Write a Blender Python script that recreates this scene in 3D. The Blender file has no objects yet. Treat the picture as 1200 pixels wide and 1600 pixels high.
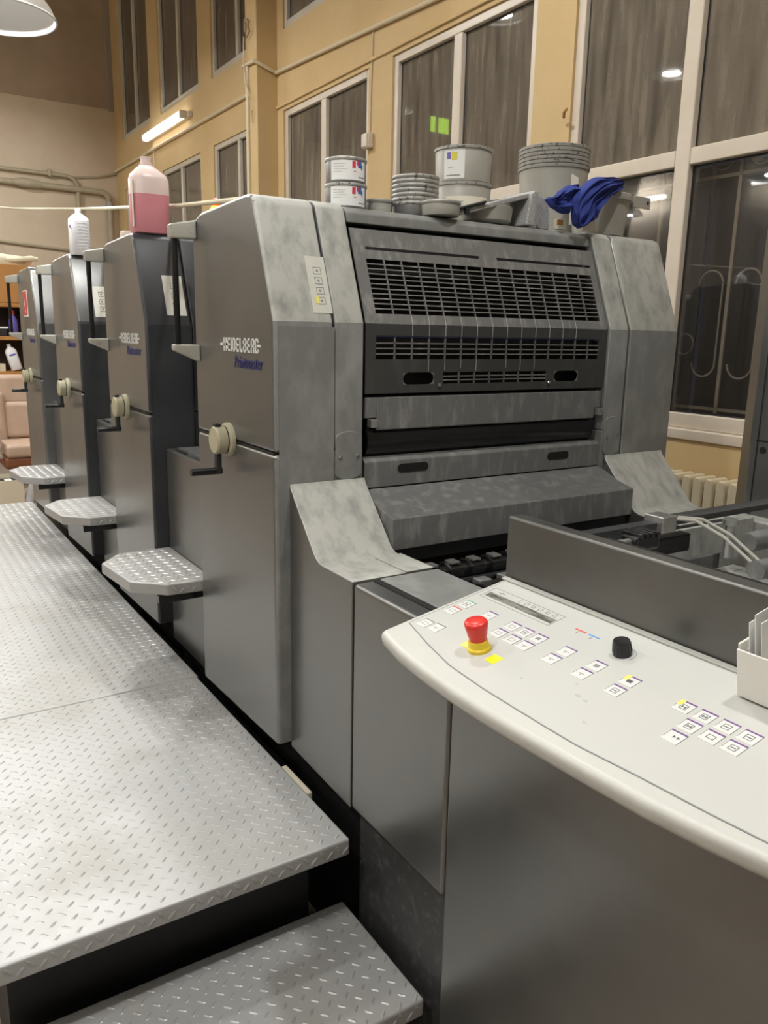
import bpy, bmesh, math, random
from mathutils import Vector, Matrix
random.seed(7)
SC = bpy.context.scene
COL = SC.collection
PI = math.pi

# ------------------------------------------------------------------ camera
cam = bpy.data.cameras.new('camera'); co = bpy.data.objects.new('camera', cam); COL.objects.link(co)
cam.sensor_fit = 'VERTICAL'; cam.sensor_height = 36.0; cam.lens = 1244.9 * 36.0 / 1600.0
cam.clip_start = 0.02; cam.clip_end = 100
r0 = Vector((0.84316987, -0.53730056, 0.01930498))      # image right
r1 = Vector((-0.10249437, -0.19588193, -0.97525646))    # image down
r2 = Vector((0.52778734, 0.82032821, -0.22023203))      # forward
M = Matrix((r0, -r1, -r2)).transposed().to_4x4()
M.translation = Vector((-0.85, 0.0, 1.65)); co.matrix_world = M
SC.camera = co

# ------------------------------------------------------------------ world, exposure
w = bpy.data.worlds.new('night'); SC.world = w; w.use_nodes = True
w.node_tree.nodes['Background'].inputs[0].default_value = (0.012, 0.013, 0.018, 1)
w.node_tree.nodes['Background'].inputs[1].default_value = 1.0
SC.view_settings.view_transform = 'Standard'; SC.view_settings.look = 'None'
SC.view_settings.exposure = 0.0; SC.view_settings.gamma = 1.0; SC.view_settings.use_curve_mapping = False
LAMP_W = 12.0            # every pendant lamp
HALL_FILL_W = 70.0           # tube lamps added on the unseen opposite wall
CEIL_FILL_W = 55.0           # high pendants added out of view for overhead light
TUBE_W = 26.0            # fluorescent tube on the window wall
LAMP_C = (1.0, 0.995, 0.96)

# ------------------------------------------------------------------ materials
MATS = {}
def mat(name, col, rough=0.5, metal=0.0, col2=None, scale=8.0, amount=0.5, lo=0.4, hi=0.65, bump=0.0, bscale=60.0,
        stretch=(1, 1, 1), emit=None, estr=0.0, alpha=None, trans=0.0, spec=0.5, rvar=0.0, coat=0.0, sss=0.0):
    m = bpy.data.materials.new(name); m.use_nodes = True
    nt = m.node_tree; b = nt.nodes['Principled BSDF']
    b.inputs['Base Color'].default_value = (*col, 1); b.inputs['Roughness'].default_value = rough
    b.inputs['Metallic'].default_value = metal; b.inputs['Specular IOR Level'].default_value = spec
    if coat: b.inputs['Coat Weight'].default_value = coat; b.inputs['Coat Roughness'].default_value = 0.15
    if trans: b.inputs['Transmission Weight'].default_value = trans
    if sss: b.inputs['Subsurface Weight'].default_value = sss; b.inputs['Subsurface Radius'].default_value = (.02, .02, .02)
    if emit: b.inputs['Emission Color'].default_value = (*emit, 1); b.inputs['Emission Strength'].default_value = estr
    if col2 or bump or rvar:
        tc = nt.nodes.new('ShaderNodeTexCoord'); mp = nt.nodes.new('ShaderNodeMapping')
        geo = nt.nodes.new('ShaderNodeNewGeometry')
        mp.inputs['Scale'].default_value = stretch
        nt.links.new(geo.outputs['Position'], mp.inputs['Vector'])
    if col2 or rvar:
        n = nt.nodes.new('ShaderNodeTexNoise'); n.inputs['Scale'].default_value = scale
        n.inputs['Detail'].default_value = 8; n.inputs['Roughness'].default_value = 0.62
        nt.links.new(mp.outputs[0], n.inputs['Vector'])
        cr = nt.nodes.new('ShaderNodeMapRange'); cr.inputs[1].default_value = lo; cr.inputs[2].default_value = hi
        cr.inputs[3].default_value = 0; cr.inputs[4].default_value = amount
        nt.links.new(n.outputs['Fac'], cr.inputs[0])
        if col2:
            mx = nt.nodes.new('ShaderNodeMix'); mx.data_type = 'RGBA'
            mx.inputs[6].default_value = (*col, 1); mx.inputs[7].default_value = (*col2, 1)
            nt.links.new(cr.outputs[0], mx.inputs[0]); nt.links.new(mx.outputs[2], b.inputs['Base Color'])
        if rvar:
            rr = nt.nodes.new('ShaderNodeMapRange'); rr.inputs[1].default_value = 0; rr.inputs[2].default_value = amount
            rr.inputs[3].default_value = rough; rr.inputs[4].default_value = min(1, rough + rvar)
            nt.links.new(cr.outputs[0], rr.inputs[0]); nt.links.new(rr.outputs[0], b.inputs['Roughness'])
    if bump:
        n2 = nt.nodes.new('ShaderNodeTexNoise'); n2.inputs['Scale'].default_value = bscale; n2.inputs['Detail'].default_value = 4
        nt.links.new(mp.outputs[0], n2.inputs['Vector'])
        bp = nt.nodes.new('ShaderNodeBump'); bp.inputs['Strength'].default_value = bump; bp.inputs['Distance'].default_value = 0.004
        nt.links.new(n2.outputs['Fac'], bp.inputs['Height']); nt.links.new(bp.outputs[0], b.inputs['Normal'])
    MATS[name] = m; return m

def glassmat(name, dust, amount, rough=0.02, streak=True):
    """window pane: see-through glass with a film of dust and fresnel reflection"""
    m = bpy.data.materials.new(name); m.use_nodes = True; nt = m.node_tree
    for n in list(nt.nodes): nt.nodes.remove(n)
    out = nt.nodes.new('ShaderNodeOutputMaterial')
    tr = nt.nodes.new('ShaderNodeBsdfTransparent'); df = nt.nodes.new('ShaderNodeBsdfDiffuse')
    gl = nt.nodes.new('ShaderNodeBsdfGlossy'); fr = nt.nodes.new('ShaderNodeFresnel')
    m1 = nt.nodes.new('ShaderNodeMixShader'); m2 = nt.nodes.new('ShaderNodeMixShader')
    df.inputs[0].default_value = (*dust, 1); gl.inputs['Roughness'].default_value = rough; fr.inputs[0].default_value = 1.5
    geo = nt.nodes.new('ShaderNodeNewGeometry'); mp = nt.nodes.new('ShaderNodeMapping'); mp.inputs['Scale'].default_value = (1, 9, 0.9)
    ns = nt.nodes.new('ShaderNodeTexNoise'); ns.inputs['Scale'].default_value = 2.2; ns.inputs['Detail'].default_value = 7
    mr = nt.nodes.new('ShaderNodeMapRange'); mr.inputs[1].default_value = .3; mr.inputs[2].default_value = .7
    mr.inputs[3].default_value = amount * .65; mr.inputs[4].default_value = min(1, amount * 1.35)
    nt.links.new(geo.outputs['Position'], mp.inputs[0]); nt.links.new(mp.outputs[0], ns.inputs['Vector']); nt.links.new(ns.outputs['Fac'], mr.inputs[0])
    nt.links.new(mr.outputs[0], m1.inputs[0]); nt.links.new(tr.outputs[0], m1.inputs[1]); nt.links.new(df.outputs[0], m1.inputs[2])
    nt.links.new(fr.outputs[0], m2.inputs[0]); nt.links.new(m1.outputs[0], m2.inputs[1]); nt.links.new(gl.outputs[0], m2.inputs[2])
    nt.links.new(m2.outputs[0], out.inputs[0]); MATS[name] = m; return m

mat('paint', (.22, .222, .217), .28, .78, (.255, .255, .245), 3.0, .8, .42, .7, bump=.02, bscale=420, rvar=.08)
mat('paint_dusty', (.20, .203, .195), .44, .05, (.36, .36, .34), 16, .6, .42, .72, bump=.03, bscale=300, stretch=(1, 1, .55), rvar=.15)
mat('paint_worn', (.175, .176, .172), .38, .12, (.42, .415, .385), 34, .55, .5, .72, stretch=(1, 1, .3), rvar=.2)
mat('paint_powder_lit', (.47, .47, .43), .5, 0, (.24, .24, .225), 17, .9, .45, .72, stretch=(1.3, .8, .7), rvar=-.1)  # powder dust, brightened to carry the overhead light on up-facing faces
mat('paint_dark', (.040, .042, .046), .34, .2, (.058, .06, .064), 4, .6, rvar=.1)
mat('paint_board', (.15, .15, .142), .32, .75, (.19, .19, .18), 5, .6, rvar=.12)
mat('paint_dark2', (.062, .063, .060), .38, .2, (.10, .10, .095), 30, .6, .5, .7, stretch=(1, 1, .3))
mat('plinth', (.05, .05, .051), .40, .2, (.16, .16, .15), 45, .6, .52, .72)
mat('black', (.006, .006, .006), .55)
mat('black_gloss', (.012, .012, .013), .22)
mat('rubber', (.018, .018, .018), .6)
mat('steel', (.55, .55, .54), .32, .85, (.3, .29, .27), 22, .55, .5, .7)
mat('steel_dull', (.30, .30, .29), .45, .6, (.14, .13, .12), 12, .6)
mat('chrome', (.75, .75, .75), .15, 1)
mat('bracket', (.42, .41, .36), .42, .25, (.2, .19, .16), 38, .5, .58, .7)
mat('tread', (.45, .45, .445), .42, .3, (.37, .35, .31), 3.2, .6, .44, .72, rvar=.15)
mat('tread_mark', (.47, .47, .465), .38, .35, (.39, .37, .33), 3.2, .6)
mat('desk_white', (.56, .558, .52), .40, 0, (.66, .65, .60), 7, .35, .5, .75)
mat('overlay', (.55, .552, .52), .36, 0, (.60, .59, .54), 9, .32, .55, .78)
mat('key', (.70, .70, .68), .35)
mat('grey_line', (.26, .26, .26), .5); mat('icon', (.10, .10, .11), .5)
mat('purple', (.17, .075, .26), .45); mat('key_yellow', (.82, .74, .16), .45); mat('key_red', (.75, .10, .08), .45)
mat('key_green', (.10, .42, .28), .45); mat('key_blue', (.12, .33, .72), .45)
mat('display', (.10, .10, .085), .25, 0, (.42, .41, .36), 60, .5, .5, .6, stretch=(1, .2, 1))
mat('estop_red', (.70, .035, .025), .32); mat('estop_yellow', (.85, .62, .03), .35); mat('label_yellow', (.92, .83, .02), .5)
mat('cream', (.44, .41, .28), .42); mat('logo_white', (.75, .75, .72), .35); mat('logo_blue', (.03, .035, .17), .35)
mat('sticker', (.60, .59, .52), .5, 0, (.5, .49, .43), 30, .5); mat('sticker_red', (.60, .05, .04), .5)
mat('wall', (.66, .485, .255), .85, 0, (.60, .43, .21), 1.6, .8, bump=.25, bscale=14)
mat('wall_back', (.68, .575, .44), .9, 0, (.60, .495, .365), 1.2, .8, bump=.35, bscale=9)
mat('wall_back_upper', (.44, .345, .25), .95, 0, (.37, .29, .20), 1.8, .8, bump=.4, bscale=8)
mat('wall_plain', (.34, .29, .23), .9)
mat('ceiling', (.62, .60, .55), .95)
mat('floor', (.24, .19, .145), .7, 0, (.30, .25, .20), 3, .8, bump=.15, bscale=25)
mat('upvc', (.70, .61, .50), .35, 0, (.62, .53, .42), 5, .5)
mat('upvc_old', (.60, .555, .46), .5, 0, (.5, .45, .36), 5, .5)
mat('gasket', (.03, .03, .03), .6)
mat('pipe', (.47, .41, .30), .6, 0, (.38, .32, .22), 14, .6)
mat('cable', (.70, .60, .42), .6); mat('rope', (.74, .68, .50), .8, bump=.4, bscale=500)
mat('radiator', (.66, .57, .40), .5, 0, (.30, .15, .06), 17, .9, .62, .7)
mat('grille_paint', (.42, .36, .28), .6)
mat('outer_dust', (.46, .37, .27), .8, 0, (.33, .265, .20), 3.0, .8, .4, .65, stretch=(1, 10, .8))
mat('outer_clean', (.020, .020, .023), .4)
glassmat('pane_dusty', (.34, .285, .22), .5); glassmat('pane_clean', (.22, .2, .18), .035)
mat('tin', (.27, .27, .27), .38, .5, (.2, .2, .2), 15, .5); mat('tin_light', (.42, .405, .36), .45, .1, (.34, .325, .285), 9, .5)
mat('tin_rim', (.42, .41, .38), .4, .3, (.05, .05, .05), 70, .85, .57, .63)
mat('paper', (.85, .85, .83), .6); mat('paper_cream', (.76, .72, .60), .6); mat('ink_red', (.62, .05, .09), .5); mat('ink_blue', (.05, .13, .42), .5)
mat('ink_navy', (.012, .016, .05), .5); mat('ink_grey', (.45, .45, .46), .6); mat('ink_black', (.02, .02, .02), .4); mat('ink_yellow', (.75, .66, .08), .5); mat('ink_violet', (.2, .14, .5), .5)
mat('cloth', (.018, .035, .21), .85, 0, (.03, .055, .30), 14, .6, bump=.3, bscale=600)
mat('plastic_white', (.86, .87, .90), .35, sss=.2); mat('print_blue', (.12, .11, .5), .5)
mat('plastic_pink', (.93, .76, .72), .3, sss=.25); mat('liquid_pink', (.78, .32, .37), .3, sss=.2)
mat('granular', (.36, .36, .35), .7, .2, (.6, .6, .58), 150, .6)
mat('tray_top', (.36, .355, .34), .6, .2, (.62, .61, .58), 45, .7, .5, .62)
mat('tray_plastic', (.78, .76, .71), .3, sss=.3)
mat('wood', (.50, .24, .07), .5, 0, (.40, .18, .045), 5, .7, stretch=(1, 1, .25)); mat('wood_dark', (.04, .025, .018), .7)
mat('wood_red', (.22, .08, .03), .45, 0, (.15, .05, .02), 6, .6)
mat('leather', (.50, .36, .27), .48, 0, (.42, .29, .21), 6, .6, bump=.15, bscale=90)
mat('board_box', (.68, .60, .46), .7); mat('foam', (.74, .68, .52), .9)
mat('shade_out', (.40, .37, .32), .5); mat('shade_in', (.86, .86, .85), .45)
mat('bulb', (1, 1, 1), .4, emit=(1, .97, .92), estr=1.2)
mat('tube', (1, 1, 1), .4, emit=(1, .98, .93), estr=4.0)
mat('beacon', (.9, .35, .02), .3, emit=(1, .42, .02), estr=2.2); mat('beacon_red', (.6, .06, .02), .3, emit=(1, .10, .02), estr=.5)
mat('exit_green', (.3, .9, .1), .4, emit=(.55, 1, .05), estr=7.0)
mat('bottle_violet', (.12, .09, .42), .4); mat('bottle_green', (.12, .45, .22), .4); mat('bottle_yellow', (.8, .65, .05), .4)

# ------------------------------------------------------------------ mesh helpers
class MB:
    def __init__(s): s.v = []; s.f = []
    def add(s, vs, fs):
        n = len(s.v); s.v += [tuple(p) for p in vs]; s.f += [tuple(i + n for i in f) for f in fs]; return s
    def box(s, x0, x1, y0, y1, z0, z1):
        x0, x1 = min(x0, x1), max(x0, x1); y0, y1 = min(y0, y1), max(y0, y1); z0, z1 = min(z0, z1), max(z0, z1)
        return s.add([(x0, y0, z0), (x1, y0, z0), (x1, y1, z0), (x0, y1, z0), (x0, y0, z1), (x1, y0, z1), (x1, y1, z1), (x0, y1, z1)],
                     [(3, 2, 1, 0), (4, 5, 6, 7), (0, 1, 5, 4), (1, 2, 6, 5), (2, 3, 7, 6), (3, 0, 4, 7)])
    def prism(s, pts, fn0, fn1):
        """closed polygon pts (2D) placed by fn0 (one end) and fn1 (other end)"""
        n = len(pts); vs = [fn0(*p) for p in pts] + [fn1(*p) for p in pts]
        fs = [tuple(range(n))[::-1], tuple(range(n, 2 * n))] + [(i, (i + 1) % n, n + (i + 1) % n, n + i) for i in range(n)]
        return s.add(vs, fs)
    def prism_x(s, prof, x0, x1): return s.prism(prof, lambda y, z: (x0, y, z), lambda y, z: (x1, y, z))
    def prism_z(s, prof, z0, z1): return s.prism(prof, lambda x, y: (x, y, z0), lambda x, y: (x, y, z1))
    def prism_y(s, prof, y0, y1): return s.prism(prof, lambda x, z: (x, y0, z), lambda x, z: (x, y1, z))
    def lathe(s, prof, c, axis='z', n=24, cap=True):
        """prof: list of (radius, height)"""
        vs = []; fs = []
        for r, h in prof:
            for k in range(n):
                a = 2 * PI * k / n; p, q = r * math.cos(a), r * math.sin(a)
                d = {'z': (p, q, h), 'x': (h, p, q), 'y': (q, h, p)}[axis]
                vs.append((c[0] + d[0], c[1] + d[1], c[2] + d[2]))
        m = len(prof)
        for j in range(m - 1):
            for k in range(n):
                fs.append((j * n + k, j * n + (k + 1) % n, (j + 1) * n + (k + 1) % n, (j + 1) * n + k))
        if cap: fs.append(tuple(range(n))[::-1]); fs.append(tuple((m - 1) * n + k for k in range(n)))
        return s.add(vs, fs)
    def tube(s, path, r, n=8):
        P = [Vector(p) for p in path]; vs = []; fs = []
        for i, p in enumerate(P):
            t = (P[min(i + 1, len(P) - 1)] - P[max(i - 1, 0)]).normalized()
            a = t.cross(Vector((0, 0, 1)));
            if a.length < .05: a = t.cross(Vector((0, 1, 0)))
            a.normalize(); b = t.cross(a)
            rr = r[i] if isinstance(r, (list, tuple)) else r
            for k in range(n):
                g = 2 * PI * k / n; vs.append(p + a * (rr * math.cos(g)) + b * (rr * math.sin(g)))
        for i in range(len(P) - 1):
            for k in range(n): fs.append((i * n + k, i * n + (k + 1) % n, (i + 1) * n + (k + 1) % n, (i + 1) * n + k))
        fs.append(tuple(range(n))[::-1]); fs.append(tuple((len(P) - 1) * n + k for k in range(n)))
        return s.add(vs, fs)
    def build(s, name, m, parent=None, bevel=0, seg=2, smooth=False, angle=40, label=None, subsurf=0):
        me = bpy.data.meshes.new(name); off = wloc(parent)
        me.from_pydata([Vector(p) - off for p in s.v], [], s.f)
        bm = bmesh.new(); bm.from_mesh(me); bmesh.ops.recalc_face_normals(bm, faces=bm.faces)
        if smooth:
            for f in bm.faces: f.smooth = True
            for e in bm.edges:
                if len(e.link_faces) == 2 and e.calc_face_angle(0) > math.radians(angle): e.smooth = False
        bm.to_mesh(me); bm.free()
        me.materials.append(MATS[m]); o = bpy.data.objects.new(name, me); COL.objects.link(o)
        if parent: o.parent = parent
        if bevel:
            bv = o.modifiers.new('bevel', 'BEVEL'); bv.width = bevel; bv.segments = seg; bv.limit_method = 'ANGLE'; bv.angle_limit = math.radians(28)
            for p in me.polygons: p.use_smooth = True
            wn = o.modifiers.new('wn', 'WEIGHTED_NORMAL'); wn.keep_sharp = False
        if subsurf:
            ss = o.modifiers.new('sub', 'SUBSURF'); ss.levels = subsurf; ss.render_levels = subsurf
            for p in me.polygons: p.use_smooth = True
        if label: o['label'] = label
        return o
def wloc(o):
    v = Vector((0, 0, 0))
    while o is not None: v += o.location; o = o.parent
    return v
def root(name, label, cat, loc, group=None):
    o = bpy.data.objects.new(name, None); COL.objects.link(o); o.location = loc; o.empty_display_size = .05
    o['label'] = label; o['category'] = cat
    if group: o['group'] = group
    return o
def tag(o, label, cat, group=None):
    o['label'] = label; o['category'] = cat
    if group: o['group'] = group
    return o
def struct(o, label=None):
    o['kind'] = 'structure'
    if label: o['label'] = label
    return o
def sroot(name, loc=(0, 0, 0)):
    o = bpy.data.objects.new(name, None); COL.objects.link(o); o.location = loc; o['kind'] = 'structure'; return o
def dup(o, parent, dx=(0, 0, 0)):
    c = o.copy(); COL.objects.link(c); c.parent = parent; c.location = o.location + Vector(dx); return c
def text_mesh(body, size, extrude=.001, shear=0.0, space=1.0):
    cu = bpy.data.curves.new('t', 'FONT'); cu.body = body; cu.size = size; cu.extrude = extrude; cu.shear = shear; cu.space_character = space
    cu.resolution_u = 3
    ob = bpy.data.objects.new('t', cu); COL.objects.link(ob); dg = bpy.context.evaluated_depsgraph_get(); dg.update()
    me = bpy.data.meshes.new_from_object(ob.evaluated_get(dg)); vs = [v.co.copy() for v in me.vertices]; fs = [tuple(p.vertices) for p in me.polygons]
    bpy.data.objects.remove(ob); bpy.data.curves.remove(cu); bpy.data.meshes.remove(me); return vs, fs

# ================================================================== THE ROOM
XW = 2.58           # window wall surface
YB = 12.9; YF = -4.0; XL = -6.0; ZC = 6.8
struct(MB().box(XL, XW + .5, YF, YB, -.1, 0).build('floor', 'floor'), 'brown worn shop floor')
struct(MB().box(XL, XW + .5, YF, YB, ZC, ZC + .1).build('ceiling', 'ceiling'))
struct(MB().box(XL - .1, XL, YF, YB, 0, ZC).build('wall_left', 'wall_plain'))
struct(MB().box(XL, XW + .5, YF - .1, YF, 0, ZC).build('wall_front', 'wall_plain'))
wb = struct(MB().box(XL, XW + .5, YB, YB + .1, 0, 4.75).build('wall_back', 'wall_back'), 'beige rear wall with pipes')
struct(MB().box(XL, XW + .5, YB - .02, YB + .1, 4.75, ZC).build('wall_back_upper', 'wall_back_upper'), 'bare grey-brown plaster high on rear wall')
struct(MB().box(2.50, XW + .02, YB - .055, YB - .02, 4.72, ZC).build('trim_1', 'wall_plain', None, .01), 'rough plaster strip in rear corner')
# window wall: piers and bands around the openings (y from, y to)
WY = [(12.40, 11.20), (10.66, 9.38), (8.87, 7.62), (7.10, 5.72), (5.28, 3.87), (3.45, 2.02), (1.62, .22), (-.2, -1.6)]
Z0, Z1, Z2, Z3 = 1.20, 3.60, 4.26, 6.30
wm = MB()
wm.box(XW, XW + .4, YF, YB, 0, Z0).box(XW, XW + .4, YF, YB, Z1, Z2).box(XW, XW + .4, YF, YB, Z3, ZC)
edges = [YB] + [v for a, b in WY for v in (a + .055, b - .055)] + [YF]
for i in range(0, len(edges), 2):
    wm.box(XW, XW + .4, edges[i + 1], edges[i], Z0, Z1); wm.box(XW, XW + .4, edges[i + 1], edges[i], Z2, Z3)
wr = struct(wm.build('wall_right', 'wall'), 'cream yellow window wall')
struct(MB().box(2.375, XW + .01, 7.28, 7.53, 0, ZC).build('trim_2', 'wall', None, .012), 'cream pilaster on window wall')
# thin plaster bands between the window rows
struct(MB().box(XW - .018, XW + .01, 3.87, 7.28, 3.63, 3.655).build('trim_3', 'wall', None, .006))

def window(idx, ya, yb, z0, z1, transom, dusty_low, old=False):
    fr = 'upvc_old' if old else 'upvc'
    W = sroot('window_%d' % idx, (XW + .02, (ya + yb) / 2, z0))
    X0, X1 = XW + .015, XW + .085
    W['label'] = 'white framed window of the cream wall'
    y0, y1 = yb, ya; fw = .055
    MB().box(X0, X1, y0 - fw, y0, z0 - fw, z1 + fw).build('frame_jamb', fr, W, .006)
    MB().box(X0, X1, y1, y1 + fw, z0 - fw, z1 + fw).build('frame_jamb', fr, W, .006)
    MB().box(X0, X1, y0, y1, z1, z1 + fw).build('frame_head', fr, W, .006)
    MB().box(X0, X1, y0, y1, z0 - fw, z0 + .02).build('frame_sill', fr, W, .006)
    ym = (y0 + y1) / 2; mw = .043 if not old else .03
    MB().box(X0 - .004, X1, ym - mw, ym + mw, z0 + .02, z1).build('mullion', fr, W, .008)
    rows = [(z0 + .02, z1)]
    if transom:
        for a, b in ((y0, ym - mw), (ym + mw, y1)):
            MB().box(X0 - .002, X1, a, b, 2.465, 2.545).build('transom', fr, W, .008)
        rows = [(z0 + .02, 2.465), (2.545, z1)]
    for k, (a, b) in enumerate(rows):
        low = transom and k == 0
        for c, d in ((y0, ym - mw), (ym + mw, y1)):
            clean = low and not dusty_low
            MB().box(XW + .05, XW + .056, c, d, a, b).build('pane', 'pane_clean' if clean else 'pane_dusty', W)
            MB().box(XW + .27, XW + .276, c - .03, d + .03, a - .03, b + .03).build('outer_pane', 'outer_clean' if clean else 'outer_dust', W)
            g = MB()
            for (p, q, r_, t) in ((c, d, a, a + .006), (c, d, b - .006, b), (c, c + .006, a, b), (d - .006, d, a, b)):
                g.box(XW + .046, XW + .05, p, q, r_, t)
            g.build('gasket', 'gasket', W)
    return W
k = 1
for i, (a, b) in enumerate(WY):
    window(k, a, b, 1.26, 3.545, True, i < 5, i < 3); k += 1
for i, (a, b) in enumerate(WY):
    window(k, a, b, 4.31, 6.24, False, True, True); k += 1
# window ledge under the nearest windows
struct(MB().box(XW - .012, XW + .05, 1.9, 3.6, 1.15, 1.205).build('trim_4', 'upvc', None, .008), 'white window ledge')

def grille(ya, yb, label):
    """painted steel security grille outside the glass: verticals, long loops and rings"""
    G = root('window_grille', label, 'grille', (XW + .17, (ya + yb) / 2, 1.3), 'window grilles')
    x = XW + .17; y0, y1 = yb + .04, ya - .04; n = 3; p = (y1 - y0) / n
    for j in range(n + 1):
        MB().box(x - .006, x + .006, y0 + j * p - .009, y0 + j * p + .009, 1.28, 3.53).build('grille_bar', 'grille_paint', G)
    for zz in (1.30, 2.42, 3.50):
        MB().box(x - .004, x + .004, y0, y1, zz - .008, zz + .008).build('grille_bar', 'grille_paint', G)
    for j in range(n):
        yc = y0 + (j + .5) * p
        for zc, hh in ((1.72, .26), (2.70, .25), (3.22, .18)):
            for sgn in (-1, 1):
                cy = yc + sgn * p * .27; r = p * .15; path = []
                for t in range(33):
                    a = 2 * PI * t / 32
                    path.append((x, cy + r * math.cos(a), zc + (hh - r) * (1 if math.sin(a) >= 0 else -1) + r * math.sin(a)))
                MB().tube(path, .005, 6).build('grille_loop', 'grille_paint', G)
            path = [(x, yc + p * .115 * math.cos(2 * PI * t / 24), zc - .1 + p * .115 * math.sin(2 * PI * t / 24)) for t in range(25)]
            MB().tube(path, .005, 6).build('grille_ring', 'grille_paint', G)
grille(3.45, 2.02, 'looped steel security grille behind the nearest tall window on the right')
grille(5.28, 3.87, 'looped steel security grille behind dusty window above the ink tins')

# pipes on the rear wall
def elbow(x0, z0, xe, ze, y, rad, zdown):
    pts = [(x0, y, z0), (xe - rad, y, ze)]
    for t in range(1, 9):
        a = PI / 2 * t / 8; pts.append((xe - rad + rad * math.sin(a), y, ze - rad + rad * math.cos(a)))
    pts.append((xe, y, zdown)); return pts
R_ = root('heating_pipe', 'thin beige wall pipe bending down, upper of two on rear wall', 'pipe', (1.0, YB - .05, 2.0), 'wall pipes')
MB().tube(elbow(-3.0, 3.82, 2.0, 3.76, YB - .05, .16, .4), .028, 10).build('pipe_run', 'pipe', R_, smooth=True)
for xx in (.3, 1.62): MB().box(xx - .015, xx + .015, YB - .09, YB, 3.72, 3.83).build('pipe_clip', 'pipe', R_, .004)
R_ = root('heating_pipe', 'thick beige wall pipe with a wrapped joint, lower on rear wall', 'pipe', (1.4, YB - .06, 2.0), 'wall pipes')
MB().tube(elbow(-3.0, 3.66, 2.44, 3.585, YB - .06, .12, .4), .042, 10).build('pipe_run', 'pipe', R_, smooth=True)
MB().tube([(1.15, YB - .06, 3.605), (1.25, YB - .06, 3.605), (1.42, YB - .06, 3.60), (1.5, YB - .06, 3.60)], [.043, .068, .062, .043], 12).build('pipe_wrap', 'pipe', R_, smooth=True)
MB().lathe([(.055, 3.36), (.055, 3.44)], (2.44, YB - .06, 0), n=12).build('pipe_collar', 'tin_rim', R_)
tag(MB().tube([(-3, YB - .02, 2.86), (.883, YB - .02, 2.80), (1.723, YB - .02, 2.745), (2.3, YB - .02, 2.72)], .022, 8).build('wall_cable', 'pipe', smooth=True), 'dull cable running low across the rear wall behind white bottle', 'cable')
tag(MB().tube([(1.6, YB - .02, 3.72), (1.9, YB - .02, 3.75), (2.3, YB - .02, 3.80), (2.56, YB - .02, 3.87)], .016, 6).build('wall_cable', 'pipe', smooth=True), 'drooping cable at rear corner just above the pipes', 'cable')
# surface conduit along the window wall
tag(MB().tube([(XW - .02, 12.86, 3.90), (XW - .02, 10.4, 3.90), (XW - .02, 7.55, 3.885)], .02, 8).build('conduit', 'cable', smooth=True), 'straight cream conduit beneath the lit tube lamp', 'conduit', 'conduits')
tag(MB().tube([(2.36, 7.55, 4.02), (2.355, 7.28, 4.0), (2.4, 7.262, 3.98), (XW - .02, 7.25, 3.93), (XW - .02, 6.06, 3.87), (XW - .02, 4.78, 3.80), (XW - .02, 3.0, 3.76)], .017, 8).build('conduit', 'cable', smooth=True), 'cream cable wrapping the pilaster and running above the tall windows', 'conduit', 'conduits')
tag(MB().box(2.352, 2.376, 7.44, 7.49, 0, 4.0).build('conduit', 'cable', None, .006), 'vertical cream cable duct down the pilaster front', 'conduit', 'conduits')
tag(MB().tube([(XW - .008, 5.60, 3.84), (XW - .008, 5.62, 3.45), (XW - .008, 5.63, 3.14)], .006, 6).build('thin_wire', 'cable', smooth=True), 'thin wire hanging down to the wall socket between two windows', 'wire')
tag(MB().tube([(XW - .01, 11.0, 3.9), (XW - .01, 11.0, 2.5)], .014, 6).build('thin_wire', 'cable', smooth=True), 'thin vertical wire below the left end of tube lamp', 'wire')
R_ = root('wire_tangle', 'small tangle of loose wires on the pilaster', 'wire', (2.36, 7.5, 4.2))
MB().tube([(2.36, 7.50, 4.3), (2.34, 7.45, 4.38), (2.34, 7.38, 4.36), (2.35, 7.36, 4.26), (2.34, 7.42, 4.22), (2.35, 7.46, 4.28), (2.34, 7.42, 4.35)], .008, 6).build('loop', 'wall_back_upper', R_, smooth=True)
MB().tube([(2.35, 7.50, 4.25), (2.34, 7.49, 4.05), (2.34, 7.45, 3.85), (2.34, 7.36, 3.72), (2.345, 7.33, 3.6), (2.36, 7.36, 3.5)], .006, 6).build('tail', 'cable', R_, smooth=True)
R_ = root('wall_socket', 'cream surface-mounted socket box on wall between tall windows', 'socket', (XW, 5.6, 3.0))
MB().box(XW - .05, XW, 5.58, 5.68, 3.02, 3.13).build('box_body', 'upvc', R_, .008)
MB().box(XW - .058, XW - .05, 5.59, 5.67, 3.03, 3.12).build('cover_plate', 'upvc', R_, .003)
tag(MB().tube([(XW - .03, 3.52, 2.83), (XW - .05, 3.5, 2.85), (XW - .06, 3.47, 2.86)], .008, 6).build('wall_hook', 'wood', smooth=True), 'small rusty hook on wall beside nearest tall window', 'hook')

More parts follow.
